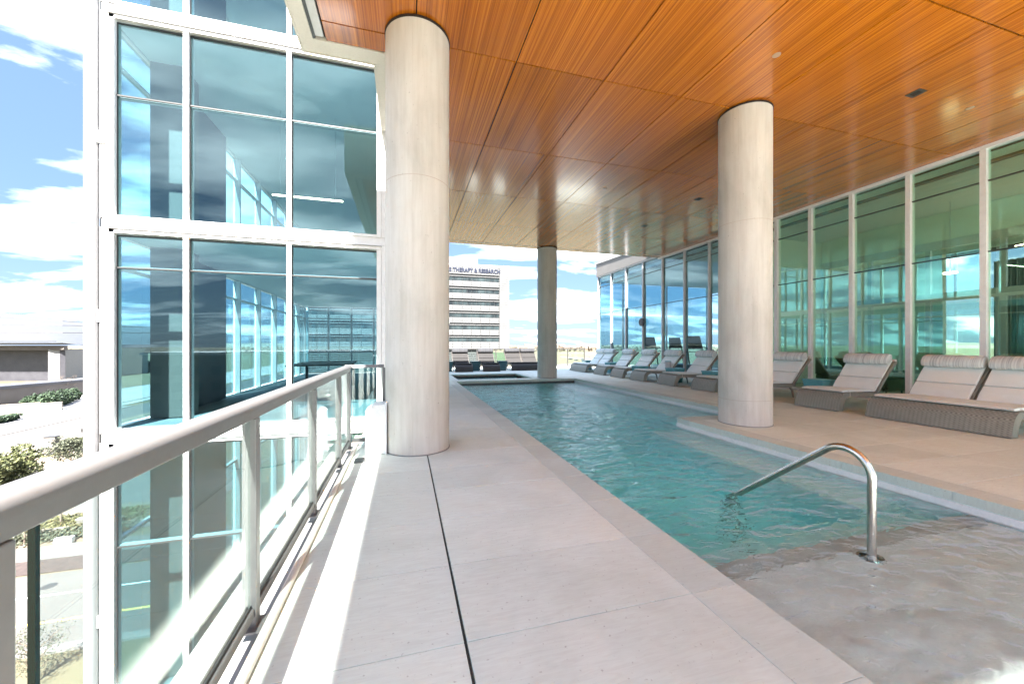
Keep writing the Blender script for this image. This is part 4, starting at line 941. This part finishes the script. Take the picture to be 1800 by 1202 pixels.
bx('partition_wall', 'wall_in', lb_, 11.6, 18.79, 10.0, 10.2, 0, 4.99)
# inner glazed screen of the lobby with door
iw = 14.4
for y in (-3, -.6, 1.8, 3.1, 4.3, 5.7, 7.1, 8.5, 9.9): bx('screen_post', 'greywhite', lb_, iw-.05, iw+.05, y-.05, y+.05, 0, 4.0)
for z in (2.55, 4.0): bx('screen_beam', 'greywhite', lb_, iw-.06, iw+.06, -3, 9.95, z, z+.22)
for y0, y1 in ((-2.9, -.7), (-.5, 1.7), (1.9, 3.0), (3.2, 4.2), (4.4, 5.6), (5.8, 7.0), (7.2, 8.4)): bx('screen_pane', 'glass_g', lb_, iw-.005, iw+.005, y0, y1, .05, 2.5)
bx('screen_header', 'wall_in', lb_, iw-.03, iw+.12, -9, 9.95, 4.23, 4.99)
for (y0, y1) in ((2.0, 2.9), (4.5, 5.5)): bx('oak_cabinet', 'tanwood', lb_, 16.5, 17.2, y0, y1+.6, 0, 2.9)
# free standing interior furniture and curtains
for k, (y0, y1, lb2) in enumerate([(-2.5, .8, 'pale sheer curtain at the far right inside the lobby'), (2.4, 4.0, 'pale sheer curtain behind the nearest tall lobby pane'), (6.0, 7.4, 'pale sheer curtain deeper in the lobby, left of its twin')]):
    c = MB(); n = 60; pts = [(18.2+.07*math.sin(i*1.1)+.03*math.sin(i*2.7), y0+(y1-y0)*i/n) for i in range(n+1)]
    for i in range(n): c.quad((pts[i][0], pts[i][1], .05), (pts[i+1][0], pts[i+1][1], .05), (pts[i+1][0], pts[i+1][1], 4.0), (pts[i][0], pts[i][1], 4.0))
    o = c.build('curtain', 'curtain', None, smooth=True); sm = o.modifiers.new('t', 'SOLIDIFY'); sm.thickness = .01; tag(o, lb2, 'curtain', 'sheer curtains in the lobby')
def sofa(x, y, lb2):
    r = empty('sofa', (x, y, 0), lb2, 'sofa', 'sofas in the lobby')
    bx('seat', 'sofa', r, x-.4, x+.4, y-.9, y+.9, .12, .45, bevel=.04); bx('backrest', 'sofa', r, x-.45, x-.25, y-.95, y+.95, .452, .95, bevel=.04)
    for s in (-1, 1): bx('armrest', 'sofa', r, x-.24, x+.4, y+s*.85-.09, y+s*.85+.09, .452, .65, bevel=.03)
    for s in (-1, 1): MB().tube([(x+.3*s, y+.8, 0), (x+.3*s, y+.8, .12)], .02, 6).build('leg', 'gym', r); MB().tube([(x+.3*s, y-.8, 0), (x+.3*s, y-.8, .12)], .02, 6).build('leg', 'gym', r)
sofa(12.4, 4.6, 'olive sofa behind the glass beyond the nearest double lounger'); sofa(12.4, 7.6, 'olive sofa behind the glass next to the single lounger')
for k, (x, y, z, lb2) in enumerate([(13.4, 5.0, 3.55, 'small lit ceiling lamp in the lobby, right of its twin'), (13.4, 6.2, 3.15, 'small lit ceiling lamp in the lobby, left of its twin')]):
    r = empty('pendant_lamp', (x, y, z), lb2, 'lamp', 'lit lamps in the lobby'); MB().tube([(x, y, z), (x, y, z+.03)], .13, 20).build('diffuser', 'glow', r); MB().tube([(x, y, z+.031), (x, y, 4.99)], .008, 6).build('stem', 'greywhite', r)
# gym machines
def treadmill():
    r = empty('treadmill', (0, 0, 0))
    bx('running_deck', 'gym', r, -.9, .9, -.4, .4, .02, .22, bevel=.03)
    for y in (-.38, .38): MB().tube([(.6, y, .2), (.85, y, 1.25), (.35, y, 1.15)], .035, 8).build('upright', 'gym', r, smooth=True)
    MB().prism([(.68, 1.12), (.90, 1.15), (1.02, 1.75), (.94, 1.78)], -.36, .36).build('console', 'gym', r, bevel=.02); return r
tm = treadmill()
for k, (x, y, lb2) in enumerate([(13.2, 17.6, 'dark treadmill nearest the pavilion corner inside the gym'), (13.6, 14.6, 'dark treadmill in the middle of the gym window'), (13.8, 12.2, 'dark treadmill left of the deck column inside the gym'), (15.6, 18.4, 'dark treadmill deeper inside the gym by the end glass')]):
    o = tm if k == 0 else copy_tree(tm); o.location = (x, y, 0); o.rotation_euler.z = R(80); tag(o, lb2, 'treadmill', 'treadmills in the gym')
wlp = empty('round_wall_lamp', (WX-.1, 15.76, 2.42), 'round dark fixture on the gym mullion', 'wall lamp'); MB().tube([(WX-.16, 15.76, 2.42), (WX-.092, 15.76, 2.42)], .19, 24).build('housing', 'darkmetal', wlp, smooth=True); MB().tube([(WX-.175, 15.76, 2.42), (WX-.161, 15.76, 2.42)], .12, 20).build('lens', 'gym', wlp)
